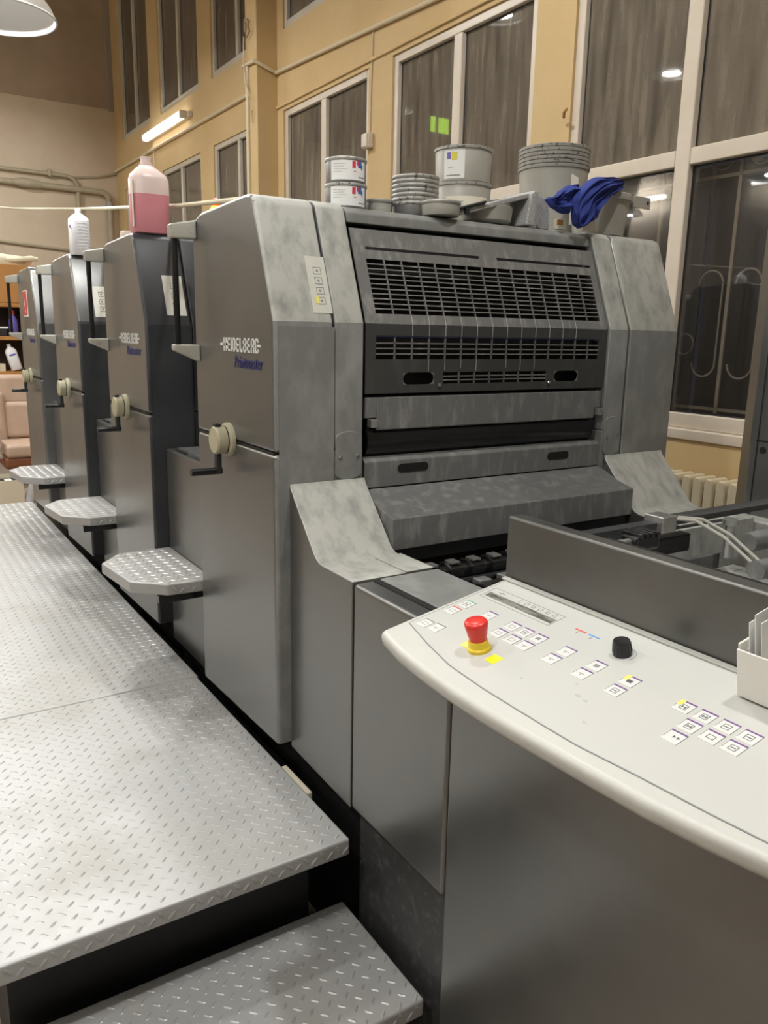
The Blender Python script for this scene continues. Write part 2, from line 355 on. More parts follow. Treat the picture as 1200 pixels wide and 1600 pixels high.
# fluorescent tube lamp on the window wall
R_ = root('tube_lamp', 'lit white fluorescent tube lamp on the cream wall', 'lamp', (XW, 10.35, 4.03))
MB().box(XW - .05, XW, 9.55, 11.15, 4.01, 4.07).build('lamp_base', 'upvc', R_, .006)
MB().lathe([(.03, 9.66), (.045, 9.67), (.045, 11.06), (.03, 11.07)], (XW - .095, 0, 4.04), 'y', 12).build('tube', 'tube', R_, smooth=True)
for yy in (9.60, 11.08): MB().box(XW - .13, XW - .04, yy, yy + .04, 4.0, 4.08).build('end_cap', 'upvc', R_, .006)
ld = bpy.data.lights.new('tube_light', 'AREA'); ld.shape = 'RECTANGLE'; ld.size = 1.35; ld.size_y = .09; ld.energy = TUBE_W; ld.color = LAMP_C
lo_ = bpy.data.objects.new('tube_light', ld); COL.objects.link(lo_); lo_.parent = R_
lo_.location = Vector((XW - .15, 10.36, 4.04)) - R_.location; lo_.rotation_euler = Vector((-1, 0, -.3)).to_track_quat('-Z', 'Y').to_euler()
lo_.rotation_euler = Matrix((Vector((0, 1, 0)), Vector((-.29, 0, .957)), Vector((.957, 0, .29)))).transposed().to_euler()

# unseen tube lamps, added along the opposite wall to brighten the room
def added_tube(x, y, z, label, wall):
    R = root('tube_lamp', label, 'lamp', (x, y, z), 'added hall tube lamps')
    if wall: MB().box(x - .09, x - .04, y - .75, y + .75, z - .05, z + .05).build('lamp_base', 'upvc', R, .006)
    else:
        MB().box(x - .05, x + .05, y - .75, y + .75, z + .045, z + .085).build('lamp_base', 'upvc', R, .006)
        for q in (-.6, .6): MB().tube([(x, y + q, z + .085), (x, y + q, ZC)], .004, 6).build('hanger', 'rubber', R)
    MB().lathe([(.03, y - .68), (.04, y - .67), (.04, y + .67), (.03, y + .68)], (x, 0, z), 'y', 12).build('tube', 'tube', R, smooth=True)
    d = bpy.data.lights.new('tube_light', 'AREA'); d.shape = 'RECTANGLE'; d.size = 1.35; d.size_y = .12; d.energy = HALL_FILL_W if wall else CEIL_FILL_W; d.color = LAMP_C
    o = bpy.data.objects.new('tube_light', d); COL.objects.link(o); o.parent = R
    if wall: o.location = (.06, 0, 0); o.rotation_euler = Matrix((Vector((0, 1, 0)), Vector((0, 0, 1)), Vector((-1, 0, 0)))).transposed().to_euler()
    else: o.location = (0, 0, -.06); o.rotation_euler = (0, 0, PI / 2)
for y, t in ((-1.5, 'nearest the front'), (1.5, 'second from the front'), (4.5, 'in the middle'), (7.5, 'second from the rear'), (10.5, 'nearest the rear')):
    added_tube(XL + .09, y, 4.05, 'added tube lamp on the unseen opposite wall, ' + t, True)
# radiator under the nearest window
R_ = root('radiator', 'cream cast iron radiator with rust spots below the window', 'radiator', (2.47, 2.3, .42))
for j in range(14):
    y = 1.74 + j * .062
    MB().prism_x([(y, .44), (y + .05, .44), (y + .05, .985), (y + .038, 1.01), (y + .012, 1.01), (y, .985)], 2.40, 2.53).build('radiator_section', 'radiator', R_, .009)
MB().lathe([(.02, 1.72), (.02, 2.64)], (2.465, 0, .95), 'y', 10).build('header_pipe', 'radiator', R_)
MB().lathe([(.02, 1.72), (.02, 2.64)], (2.465, 0, .49), 'y', 10).build('header_pipe', 'radiator', R_)

# ================================================================== PENDANT LAMPS
def pendant(x, y, z, label, watt=None):
    L = root('pendant_lamp', label, 'lamp', (x, y, z), 'pendant lamps over the press')
    MB().lathe([(.236, 0), (.24, .004), (.215, .05), (.15, .135), (.085, .19), (.055, .21), (.05, .29), (.012, .30), (.008, .32),
                (.006, .30), (.045, .285), (.048, .205), (.08, .183), (.146, .128), (.21, .046), (.232, .002)], (x, y, z), n=40, cap=False).build('lamp_shade', 'shade_in', L, smooth=True)
    MB().lathe([(.2405, .002), (.217, .052), (.152, .138), (.087, .193), (.057, .213), (.052, .292), (.012, .302)], (x, y, z), n=40, cap=False).build('shade_enamel', 'shade_out', L, smooth=True)
    MB().lathe([(.085, .165), (.10, .160), (.10, .150), (.02, .148)], (x, y, z), n=24).build('bulb', 'bulb', L, smooth=True, angle=30)
    MB().tube([(x, y, z + .3), (x, y, ZC)], .005, 6).build('cord', 'rubber', L)
    d = bpy.data.lights.new('lamp_light', 'AREA'); d.shape = 'DISK'; d.size = .2; d.energy = watt or LAMP_W; d.color = LAMP_C
    o = bpy.data.objects.new('lamp_light', d); COL.objects.link(o); o.parent = L; o.location = (0, 0, .02)
pendant(-.23, 4.09, 2.93, 'white enamelled pendant lamp in the upper left corner', LAMP_W * 1.7)
for (x, y, t) in ((-.62, 1.05, 'above the control desk'), (-.6, -1.6, 'behind the control desk'), (-.4, 6.8, 'past the last printing unit'), (-.4, 9.5, 'above the armchair'),
                  (-3.1, .4, 'left of the control desk'), (-3.1, 4.2, 'left of the foot steps'), (-3.1, 8.2, 'in the far left of the hall')):
    pendant(x, y, 2.93 if x > -1 else 3.3, 'added white enamelled pendant lamp hanging ' + t, LAMP_W * (1.6 if y > 3 else 1))

for x, y, t in ((.7, .4, 'high over the press delivery'), (.7, 3.3, 'high over the second printing unit'), (-2.6, .4, 'high above the shop floor at the front'), (-2.6, 3.6, 'high above the shop floor'), (-2.6, 7.2, 'high above the floor left of the armchair'), (.3, 7.0, 'high behind the last printing unit'), (-.8, 10.6, 'high in front of the rear wall')):  # unseen high pendants, added for more overhead light and a brighter rear wall
    pendant(x, y, 4.8, 'added white enamelled pendant lamp hanging ' + t, CEIL_FILL_W * (1.9 if y > 10 else 1))

# ================================================================== PLATFORM AND STEP
LOZ = [(-1, 0, 0), (-.5, .8, 0), (.5, .8, 0), (1, 0, 0), (.5, -.8, 0), (-.5, -.8, 0), (-.55, 0, 1), (.55, 0, 1)]
LOZF = [(0, 6, 1), (1, 6, 7, 2), (2, 7, 3), (3, 7, 4), (4, 7, 6, 5), (5, 6, 0)]
def lozenges(rects, z, keep=None, p=.0298, L=.0122, Wd=.0046, H=.0017):
    """raised tear-drop pattern of checker plate: each drop points at the flank of the next"""
    m = MB(); s = .70711
    for (x0, x1, y0, y1) in rects:
        n = int((max(x1 - x0, y1 - y0)) / p) + 4; cx0, cy0 = (x0 + x1) / 2, (y0 + y1) / 2
        for i in range(-n, n + 1):
            for j in range(-n, n + 1):
                cx, cy = cx0 + (i + j) * p * s, cy0 + (i - j) * p * s
                if not (x0 + .010 < cx < x1 - .010 and y0 + .010 < cy < y1 - .010): continue
                if keep and not keep(cx, cy): continue
                ux, uy = (s, s) if (i + j) % 2 == 0 else (s, -s); vx, vy = -uy, ux
                m.add([(cx + ux * a * L + vx * b * Wd, cy + uy * a * L + vy * b * Wd, z + h * H) for a, b, h in LOZ], LOZF)
    return m
def lozenges_front(x0, x1, y, z0, z1, p=.0298, L=.0122, Wd=.0046, H=.002):
    m = MB(); s = .70711; k = 0; cx = x0 + .014
    while cx < x1 - .012:
        sg = 1 if k % 2 else -1; cz = z1 - .016 - (.010 if k % 2 else 0)
        m.add([(cx + s * a * L - sg * s * b * Wd, y - h * H, cz + sg * s * a * L + s * b * Wd) for a, b, h in LOZ], LOZF)
        k += 1; cx += p * s
    return m
def checker(R, x0, x1, y0, y1, z, rim=.045):
    MB().box(x0, x1, y0, y1, z - rim, z).build('tread_plate', 'tread', R, .007, 3)
    o = lozenges([(x0, x1, y0, y1)], z - .0001).build('tread_pattern', 'tread_mark', R); o['kind'] = 'stuff'
    o = lozenges_front(x0, x1, y0, z - rim, z).build('tread_pattern', 'tread_mark', R); o['kind'] = 'stuff'
R_ = root('platform', 'front checker plate platform section beside the nearest press unit', 'platform', (-.4, 1.98, 0), 'checker plate walkway')
checker(R_, -.80, .006, 1.45, 2.508, .47)
MB().box(-.74, -.05, 1.56, 2.50, 0, .425).build('riser', 'black', R_)
MB().lathe([(.012, 1.515), (.012, 1.535)], (-.018, 0, .408), 'y', 10).build('bolt', 'cream', R_)
R_ = root('platform', 'long checker plate platform section running back past the foot steps', 'platform', (-.4, 4.1, 0), 'checker plate walkway')
checker(R_, -.80, .012, 2.511, 5.80, .47)
MB().box(-.74, -.05, 2.55, 5.75, 0, .425).build('riser', 'paint_dark', R_)
R_ = root('step', 'lower checker plate step in front of the platform', 'step', (-.35, 1.36, 0))
checker(R_, -.76, .03, 1.165, 1.525, .24)
MB().box(-.70, -.02, 1.24, 1.52, 0, .195).build('riser', 'black', R_)
tag(MB().box(.008, .035, 1.70, 1.86, .425, .45).build('wooden_batten', 'foam', None, .004), 'pale wooden batten wedged between platform and press', 'batten')
tag(MB().box(-.84, -.765, 1.30, 1.52, .0, .10).build('wood_block', 'wood', None, .006), 'brown wood block beside platform corner at lower left', 'block')

# ================================================================== PRESS UNITS
PITCH = 1.0815
W_ = 1.535
YO = 1.84
LET = {'H': [(0, 0, 1.25, 7), (3.75, 0, 5, 7), (0, 2.9, 5, 4.1)], 'E': [(0, 0, 1.25, 7), (0, 0, 4.5, 1.2), (0, 2.9, 4.5, 4.1), (0, 5.8, 4.5, 7)],
       'I': [(0, 0, 1.25, 7)], 'L': [(0, 0, 1.25, 7), (0, 0, 4.2, 1.2)],
       'D': [(0, 0, 1.25, 7), (0, 0, 3.9, 1.15), (0, 5.85, 3.9, 7), (3.75, .7, 5, 6.3)],
       'B': [(0, 0, 1.25, 7), (0, 0, 4.0, 1.15), (0, 2.95, 4.0, 4.05), (0, 5.85, 4.0, 7), (3.75, .6, 5, 3.2), (3.75, 3.8, 5, 6.4)],
       'R': [(0, 0, 1.25, 7), (0, 5.85, 4.0, 7), (0, 2.8, 4.0, 3.95), (3.75, 3.6, 5, 6.4), (3.4, 0, 4.8, 3.0)],
       'G': [(0, .9, 1.25, 6.1), (.6, 0, 4.2, 1.15), (.6, 5.85, 4.2, 7), (3.75, .6, 5, 1.9), (3.75, 5.1, 5, 6.4), (2.6, 2.9, 8.2, 4.1)]}
def logo(dy):
    m = MB(); tot = 0; adv = {'I': 2.4, 'L': 5.2}; word = 'HEIDELBERG'
    tot = sum(adv.get(c, 6.1) for c in word)
    sc = (2.168 - 1.925) / tot; y = 2.168 + dy; zs = .0375 / 7; z0 = 1.590
    for c in word:
        for (a, b, c2, d) in LET[c]:
            m.box(-.0016, 0, y - a * sc, y - c2 * sc, z0 + b * zs, z0 + d * zs)
        y -= adv.get(c, 6.1) * sc
    m.box(-.0016, 0, 2.193 + dy, 2.16 + dy, z0 + 2.8 * zs, z0 + 4.2 * zs)
    return m
TXT = text_mesh('Printmaster', .04, .0006, .25, 1.05)
def logo2(dy):
    vs, fs = TXT; xs = [v.x for v in vs]; zs = [v.y for v in vs]; a, b = min(xs), max(xs); c, d = min(zs), max(zs)
    return MB().add([(-.0012 - v.z, 2.091 + dy - (v.x - a) / (b - a) * .187, 1.548 + (v.y - c) / (d - c) * .033) for v in vs], fs)

def slope_y(z): return 1.84 + max(0, z - 1.672) * .38      # front face of the tower
def dusty_front(o, k):
    # nearest unit only: powder dust, plus overhead light painted on up-facing faces
    if k in (1, 2):          # darker cover on second unit; gap shade painted into third unit's upright front
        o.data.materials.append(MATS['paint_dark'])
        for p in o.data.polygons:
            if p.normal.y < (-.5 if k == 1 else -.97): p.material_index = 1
    if k: return o
    o.data.materials.append(MATS['paint_dusty']); o.data.materials.append(MATS['paint_powder_lit'])
    for p in o.data.polygons:
        if p.normal.z > .2: p.material_index = 2
        elif p.normal.y < -.5: p.material_index = 1
    return o
def unit(k, label):
    dy = k * PITCH
    U = root('printing_unit', label, 'printing press', (W_ / 2, YO + dy + .28, .0), 'printing press units')
    S = lambda prof: [(y + dy, z) for y, z in prof]
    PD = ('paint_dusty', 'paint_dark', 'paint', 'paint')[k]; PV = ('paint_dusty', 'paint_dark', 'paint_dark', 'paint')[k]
    up = [(1.84, 1.343), (1.84, 1.672), (1.953, 1.968), (1.972, 1.982), (2.0, 1.986), (2.33, 1.976), (2.375, 1.965), (2.402, 1.935), (2.408, 1.343)]
    lw = [(1.84, .525), (1.84, 1.338), (2.408, 1.338), (2.42, .505)]
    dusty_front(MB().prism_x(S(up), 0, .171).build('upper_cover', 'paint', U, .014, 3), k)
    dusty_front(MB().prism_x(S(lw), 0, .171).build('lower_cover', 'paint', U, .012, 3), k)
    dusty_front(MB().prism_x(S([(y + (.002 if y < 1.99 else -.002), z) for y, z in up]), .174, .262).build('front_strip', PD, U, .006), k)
    MB().prism_x(S([(1.842, .53), (1.842, 1.341), (2.40, 1.341), (2.41, .53)]), .1735, .262).build('front_strip', PD, U, .003)
    if k == 0: MB().prism_x(S([(1.846, .53), (1.846, 1.668), (1.958, 1.96), (2.35, 1.965), (2.40, .53)]), .1705, .1745).build('seam', 'black', U)
    MB().prism_x(S([(1.85, 1.337), (1.85, 1.344), (2.40, 1.344), (2.40, 1.337)]), .002, .17).build('seam', 'black', U)
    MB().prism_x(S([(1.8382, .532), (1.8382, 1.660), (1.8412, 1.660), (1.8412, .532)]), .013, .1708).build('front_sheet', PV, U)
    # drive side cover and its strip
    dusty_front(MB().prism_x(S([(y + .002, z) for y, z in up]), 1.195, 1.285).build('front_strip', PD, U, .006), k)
    MB().prism_x(S([(1.842, .53), (1.842, 1.343), (2.40, 1.343), (2.41, .53)]), 1.195, 1.285).build('front_strip', PD, U, .003)
    full = [(1.84, .525), (1.84, 1.672)] + up[2:-1] + [(2.42, .505)]
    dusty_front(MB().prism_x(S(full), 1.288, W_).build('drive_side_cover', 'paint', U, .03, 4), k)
    # body between the side covers
    MB().prism_x(S([(1.95, .50), (1.95, 1.62), (2.02, 1.955), (2.385, 1.955), (2.40, .50)]), .258, 1.199).build('body', 'black', U)
    MB().prism_x(S([(1.958, 1.935), (1.962, 1.962), (1.98, 1.977), (2.02, 1.982), (2.36, 1.974), (2.385, 1.955)]), .272, 1.192).build('top_cover', 'paint_dusty', U, .004)
    MB().box(.09, 1.50, 1.86 + dy, 2.92 + dy, .0, .53).build('base_frame', 'black', U)
    # low cover bridging to the next unit
    if k < 3:
        MB().prism_x(S([(2.411, .46), (2.411, 1.205), (2.425, 1.213), (2.918, 1.213), (2.918, .46)]), .055, 1.48).build('bridge_cover', 'paint', U, .012, 3)
        MB().prism_x(S([(2.45, 1.2135), (2.45, 1.218), (2.88, 1.218), (2.88, 1.2135)]), .09, .55).build('bridge_plate', 'steel', U)
        for yy in (2.47, 2.74): MB().prism_z([(.066, yy + dy), (.078, yy + dy), (.078, yy + .1 + dy), (.066, yy + .1 + dy)], 1.2125, 1.2165).build('slot', 'black', U)
    # lettering
    logo(dy).build('brand_lettering', 'logo_white', U, label='raised white capital lettering')
    logo2(dy).build('model_lettering', 'logo_blue', U, label='small dark blue italic lettering')
    # grab handle
    H_ = MB().tube([(-.055, 2.40 + dy, 1.925), (-.055, 2.40 + dy, 1.59)], .0095, 12).build('grab_handle', 'black_gloss', U, smooth=True, label='black grab rod with pale brackets')
    MB().add([(-.07, 2.383 + dy, 1.905), (0, 2.36 + dy, 1.905), (0, 2.40 + dy, 1.905), (-.07, 2.42 + dy, 1.905), (-.07, 2.383 + dy, 1.945), (0, 2.36 + dy, 1.958), (0, 2.40 + dy, 1.958), (-.07, 2.42 + dy, 1.945)],
             [(3, 2, 1, 0), (4, 5, 6, 7), (0, 1, 5, 4), (1, 2, 6, 5), (2, 3, 7, 6), (3, 0, 4, 7)]).build('bracket', 'bracket', H_, .005)
    MB().add([(-.07, 2.383 + dy, 1.585), (0, 2.36 + dy, 1.552), (0, 2.40 + dy, 1.552), (-.07, 2.42 + dy, 1.585), (-.07, 2.383 + dy, 1.602), (0, 2.36 + dy, 1.602), (0, 2.40 + dy, 1.602), (-.07, 2.42 + dy, 1.602)],
             [(3, 2, 1, 0), (4, 5, 6, 7), (0, 1, 5, 4), (1, 2, 6, 5), (2, 3, 7, 6), (3, 0, 4, 7)]).build('bracket', 'bracket', H_, .004)
    # crank wheel
    c = (0, 2.142 + dy, 1.343)
    K = MB().lathe([(.048, 0), (.049, -.006), (.047, -.012), (.040, -.015), (.040, -.044), (.036, -.049), (.005, -.050)], c, 'x', 28).build('crank', 'cream', U, smooth=True, angle=30, label='cream crank hub with black handle')
    MB().lathe([(.0405, -.0165), (.0405, -.0195)], c, 'x', 28).build('ring', 'rubber', K)
    MB().box(-.046, -.030, 2.130 + dy, 2.154 + dy, 1.379, 1.390).build('pointer', 'rubber', K, .002)
    MB().box(-.046, -.030, 2.128 + dy, 2.150 + dy, 1.250, 1.306).build('crank_arm', 'rubber', K, .003)
    MB().tube([(-.028, 2.139 + dy, 1.256), (-.118, 2.139 + dy, 1.256)], .0105, 10).build('crank_grip', 'black_gloss', K, smooth=True)
    # foot step
    if k < 3:
        z = .835; pts = [(.055, 2.45), (-.10, 2.46), (-.198, 2.55), (-.225, 2.81), (-.14, 2.91), (.055, 2.915)]
        pts = [(x, y + dy) for x, y in pts]
        F = MB().prism_z(pts, z - .04, z).build('foot_step', 'tread', U, .006, 3, label='checker plate foot step')
        def inside(x, y):
            n = len(pts); r = True
            for i in range(n):
                (ax, ay), (bx, by) = pts[i], pts[(i + 1) % n]
                d = ((bx - ax) * (y - ay) - (by - ay) * (x - ax)) / math.hypot(bx - ax, by - ay)
                if d > -.011: r = False
            return r
        o = lozenges([(-.24, .06, 2.44 + dy, 2.93 + dy)], z - .0001, inside).build('step_pattern', 'tread_mark', F); o['kind'] = 'stuff'
        o = lozenges_front(-.09, .055, 2.453 + dy, z - .04, z).build('step_pattern', 'tread_mark', F); o['kind'] = 'stuff'
        MB().box(-.125, .055, 2.475 + dy, 2.498 + dy, z - .068, z - .0405).build('support_bar', 'black_gloss', F, .003)
        MB().box(-.12, .055, 2.80 + dy, 2.825 + dy, z - .066, z - .041).build('support_bar', 'black_gloss', F, .003)
    return U
def put_plate(U, name, m, x0, x1, z0, z1, dy, th=.0015, label=None):
    """thin plate lying on the sloped front of a tower"""
    return MB().add([(x, slope_y(z) + dy - t, z) for t in (0, th) for (x, z) in ((x0, z0), (x1, z0), (x1, z1), (x0, z1))],
                    [(0, 1, 2, 3), (7, 6, 5, 4), (0, 4, 5, 1), (1, 5, 6, 2), (2, 6, 7, 3), (3, 7, 4, 0)]).build(name, m, U, label=label)

U0 = unit(0, 'nearest grey printing unit with barred front guard and ink tins on top')
U1 = unit(1, 'grey printing unit with pink canister on top, second from the control desk')
U2 = unit(2, 'grey printing unit with white bottle on top, third from the control desk')
U3 = unit(3, 'farthest grey printing unit with red warning sticker')
# stickers on the sloped fronts
s = put_plate(U0, 'sticker', 'sticker', .115, .1705, 1.694, 1.836, 0, label='worn cream instruction sticker')
for j, zz in enumerate((1.80, 1.775, 1.75, 1.725)):
    m = MB()
    for (a, b, c, d) in ((.134, .156, -.009, -.0075), (.134, .156, .0075, .009), (.134, .1355, -.009, .009), (.1545, .156, -.009, .009), (.142, .148, -.003, .003)):
        m.add([(x, slope_y(z) - .002, z) for (x, z) in ((a, zz + c), (b, zz + c), (b, zz + d), (a, zz + d))], [(0, 1, 2, 3)])
    m.build('pictogram', 'grey_line', s)
MB().add([(x, slope_y(z) - .0022, z) for (x, z) in ((.128, 1.718), (.137, 1.718), (.137, 1.735), (.128, 1.735))], [(0, 1, 2, 3)]).build('yellow_mark', 'key_yellow', s)
for U, k in ((U1, 1), (U2, 2)):
    s = put_plate(U, 'sticker', 'sticker', .085, .158, 1.694, 1.836, k * PITCH, label='cream instruction sticker')
    for zz in (1.80, 1.765, 1.73):
        m = MB()
        for (a, b, c, d) in ((.112, .136, -.011, -.009), (.112, .136, .009, .011), (.112, .114, -.011, .011), (.121, .128, -.003, .003)):
            m.add([(x, slope_y(z) + k * PITCH - .0021, z) for (x, z) in ((a, zz + c), (b, zz + c), (b, zz + d), (a, zz + d))], [(0, 1, 2, 3)])
        m.build('pictogram', 'icon', s)
s = MB().box(-.002, 0, 5.33, 5.475, 1.70, 1.855).build('warning_sticker', 'paper', U3, label='red and white warning sticker')
MB().box(-.003, -.002, 5.34, 5.465, 1.708, 1.848).build('red_field', 'sticker_red', s)
MB().prism(((5.42, 1.81), (5.385, 1.77), (5.405, 1.77), (5.38, 1.72), (5.425, 1.78), (5.40, 1.78)), lambda y, z: (-.003, y, z), lambda y, z: (-.0038, y, z)).build('bolt_symbol', 'paper', s)

# ---- front of the nearest unit: guard with grille, bars, ledge
def slat_panel():
    G = MB()
    yb = lambda z: slope_y(z) + .012
    return G
GX0, GX1 = .272, 1.190
def on(x, z, off=0.0): return (x, slope_y(z) + .010 + off, z)
def quadstrip(m, x0, x1, z0, z1, t=.004):
    m.add([on(x, z, o) for o in (0, t) for (x, z) in ((x0, z0), (x1, z0), (x1, z1), (x0, z1))],
          [(0, 1, 2, 3), (7, 6, 5, 4), (0, 4, 5, 1), (1, 5, 6, 2), (2, 6, 7, 3), (3, 7, 4, 0)])
gp = MB()
KZ = 1.672
# upper sloped sheet: rows around the slots and the big opening
UX0, UX1, UZ0, UZ1 = .308, 1.163, 1.698, 1.842
quadstrip(gp, GX0, GX1, 1.874, 1.921)
quadstrip(gp, GX0, .312, 1.866, 1.874); quadstrip(gp, .705, .772, 1.866, 1.874); quadstrip(gp, 1.168, GX1, 1.866, 1.874)
quadstrip(gp, GX0, GX1, UZ1, 1.866); quadstrip(gp, GX0, UX0, UZ0, UZ1); quadstrip(gp, UX1, GX1, UZ0, UZ1); quadstrip(gp, GX0, GX1, KZ, UZ0)
# lower upright sheet, painted darker to stand for its shade
G1 = gp.build('front_guard', 'paint_worn', U0, label='barred sloping upper guard sheet'); gp = MB()
LZ0, LZ1 = 1.578, 1.641
quadstrip(gp, GX0, GX1, LZ1, KZ); quadstrip(gp, GX0, .304, LZ0, LZ1); quadstrip(gp, 1.154, GX1, LZ0, LZ1)
quadstrip(gp, GX0, GX1, 1.542, LZ0)
SZ0, SZ1 = 1.509, 1.541
hx = [(.394, .500), (.532, .930), (.965, 1.069)]
xs = [GX0, .394, .500, .532, .930, .965, 1.069, GX1]
for i in range(0, 8, 2): quadstrip(gp, xs[i], xs[i + 1], SZ0, 1.542)
quadstrip(gp, GX0, GX1, 1.486, SZ0)
G0 = gp.build('front_guard', 'paint_dark2', U0, label='upright lower guard sheet with shade painted dark')
MB().box(GX0 + .005, GX1 - .005, 1.90, 1.945, 1.49, 1.66).build('guard_back', 'black', G0)
MB().add([(x, slope_y(z) + d, z) for d in (.06, .07) for (x, z) in ((.28, 1.66), (1.185, 1.66), (1.185, 1.92), (.28, 1.92))], [(0, 1, 2, 3), (7, 6, 5, 4), (0, 4, 5, 1), (1, 5, 6, 2), (2, 6, 7, 3), (3, 7, 4, 0)]).build('guard_back', 'black', G1)
NR, NC = 11, 15
for r in range(1, NR):
    z = UZ0 + (UZ1 - UZ0) * r / NR; m = MB(); quadstrip(m, UX0, UX1, z - .0016, z + .0016, .014); m.build('grille_bar', 'paint_worn', G1)
for c in range(1, NC):
    x = UX0 + (UX1 - UX0) * c / NC; m = MB(); quadstrip(m, x - .002, x + .002, UZ0, UZ1, .005); m.build('grille_bar', 'steel_dull', G1)
    m = MB(); quadstrip(m, x - .002, x + .002, LZ0, LZ1, .005); m.build('grille_bar', 'steel_dull', G0)
for r in range(1, 4):
    z = LZ0 + (LZ1 - LZ0) * r / 4.4; m = MB(); quadstrip(m, .304, 1.154, z - .0018, z + .0018, .012); m.build('grille_bar', 'paint_worn', G0)
m = MB(); quadstrip(m, .304, 1.154, LZ1 - .004, LZ1 - .001, -.001); m.build('blue_strip', 'ink_navy', G0)
for r in (1, 2):
    z = SZ0 + (SZ1 - SZ0) * r / 3; m = MB(); quadstrip(m, .532, .930, z - .0016, z + .0016, .01); m.build('grille_bar', 'paint_worn', G0)
for c in range(1, 7):
    x = .532 + .398 * c / 7; m = MB(); quadstrip(m, x - .002, x + .002, SZ0, SZ1, .005); m.build('grille_bar', 'steel_dull', G0)
for c in range(2, NC - 1):      # pale dried runs below the bars, over the bend
    x = UX0 + (UX1 - UX0) * c / NC; m = MB(); quadstrip(m, x - .0011, x + .0011, KZ, UZ0 - .001, -.0006); m.build('dried_run', 'ink_grey', G0)
    m = MB(); quadstrip(m, x - .0009, x + .0009, LZ1 + .001, KZ, -.0006); m.build('dried_run', 'ink_grey', G0)
    if c in (3, 4, 5, 6, 8, 9, 10): m = MB(); quadstrip(m, x - .0008, x + .0006, 1.545 + .004 * (c % 3), LZ0 - .001, -.0006); m.build('dried_run', 'ink_grey', G0)
def rounded_slot(x0, x1, z0, z1, y, t=.002):
    r = (z1 - z0) / 2; zc = (z0 + z1) / 2; pts = []
    for t_ in range(9): a = -PI / 2 + PI * t_ / 8; pts.append((x1 - r + r * math.cos(a), zc + r * math.sin(a)))
    for t_ in range(9): a = PI / 2 + PI * t_ / 8; pts.append((x0 + r + r * math.cos(a), zc + r * math.sin(a)))
    return MB().prism_y(pts, y - t, y + .001)
def rim_slot(U, x0, x1, z0, z1, y, name='grip_slot', m='black'):
    o = rounded_slot(x0, x1, z0, z1, y, .0015).build(name, m, U); return o
for a, b in ((.394, .500), (.965, 1.069)):
    # corner fillets give the grip holes round ends
    m = MB(); r = (SZ1 - SZ0) / 2; zc = (SZ0 + SZ1) / 2
    for cx, sg in ((a, 1), (b, -1)):
        for s2 in (-1, 1):
            pts = [(cx, zc + s2 * r)] + [(cx + sg * (r - r * math.cos(t * PI / 12)), zc + s2 * r * math.sin(t * PI / 12)) for t in range(7)]
            m.prism_y(pts, slope_y(1.5) + .010, slope_y(1.5) + .014)
    m.build('grip_hole_edge', 'paint_worn', G0)
for x in (.518, .943): MB().lathe([(.006, -.003), (.0045, -.006), (.001, -.007)], (x, slope_y(1.5) + .010, 1.507), 'y', 12).build('screw', 'chrome', G0)
# roller cover bar, cavity, lower bar
B1 = MB().prism_x([(1.853, 1.476), (1.853, 1.386), (1.862, 1.384), (1.875, 1.476)], .312, 1.160).build('lower_guard_plate', 'paint_worn', U0, .003)
MB().box(.275, .312, 1.853, 1.87, 1.420, 1.476).build('plate_end', 'paint_worn', B1, .002)
MB().box(1.160, 1.188, 1.853, 1.87, 1.420, 1.476).build('plate_end', 'paint_worn', B1, .002)
MB().box(.285, .305, 1.835, 1.86, 1.395, 1.418).build('latch', 'steel', B1, .002); MB().box(1.163, 1.182, 1.835, 1.86, 1.395, 1.418).build('latch', 'steel', B1, .002)
MB().lathe([(.055, .29), (.055, 1.17)], (0, 1.915, 1.355), 'x', 20).build('cylinder', 'black_gloss', U0, smooth=True)
B2 = MB().prism_x([(1.853, 1.225), (1.853, 1.298), (1.862, 1.307), (1.90, 1.309), (1.90, 1.225)], .276, 1.198).build('lower_bar', 'paint_worn', U0, .003)
rim_slot(B2, .385, .491, 1.262, 1.287, 1.853); rim_slot(B2, .962, 1.055, 1.258, 1.283, 1.853)
MB().box(.279, 1.195, 1.868, 1.899, 1.3085, 1.3105).build('bright_edge', 'steel', B2)
MB().prism_x([(1.85, 1.222), (1.765, 1.187), (1.70, 1.171), (1.70, 1.083), (1.86, 1.083), (1.86, 1.222)], .272, 1.206).build('ledge_cover', 'paint_worn', U0, .004)
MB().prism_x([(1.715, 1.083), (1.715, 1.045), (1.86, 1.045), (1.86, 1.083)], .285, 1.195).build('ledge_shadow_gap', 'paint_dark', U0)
# rounded access plates on both strips
for x0, x1 in ((.176, .258), (1.20, 1.278)):
    pts = []; n = 10; zc0, zc1 = 1.277, 1.372
    for t in range(n + 1): a = PI * t / n; pts.append(((x0 + x1) / 2 + (x1 - x0) / 2 * math.cos(a), zc1 + .018 * math.sin(a)))
    for t in range(n + 1): a = PI + PI * t / n; pts.append(((x0 + x1) / 2 + (x1 - x0) / 2 * math.cos(a), zc0 + .018 * math.sin(a)))
    A = MB().prism_y(pts, 1.838, 1.8425).build('access_plate', 'paint_dusty', U0, .0015)
    for x in (x0 + .014, x1 - .014): MB().lathe([(.006, 0), (.005, -.003), (.001, -.004)], (x, 1.838, 1.322), 'y', 10).build('screw', 'chrome', A)

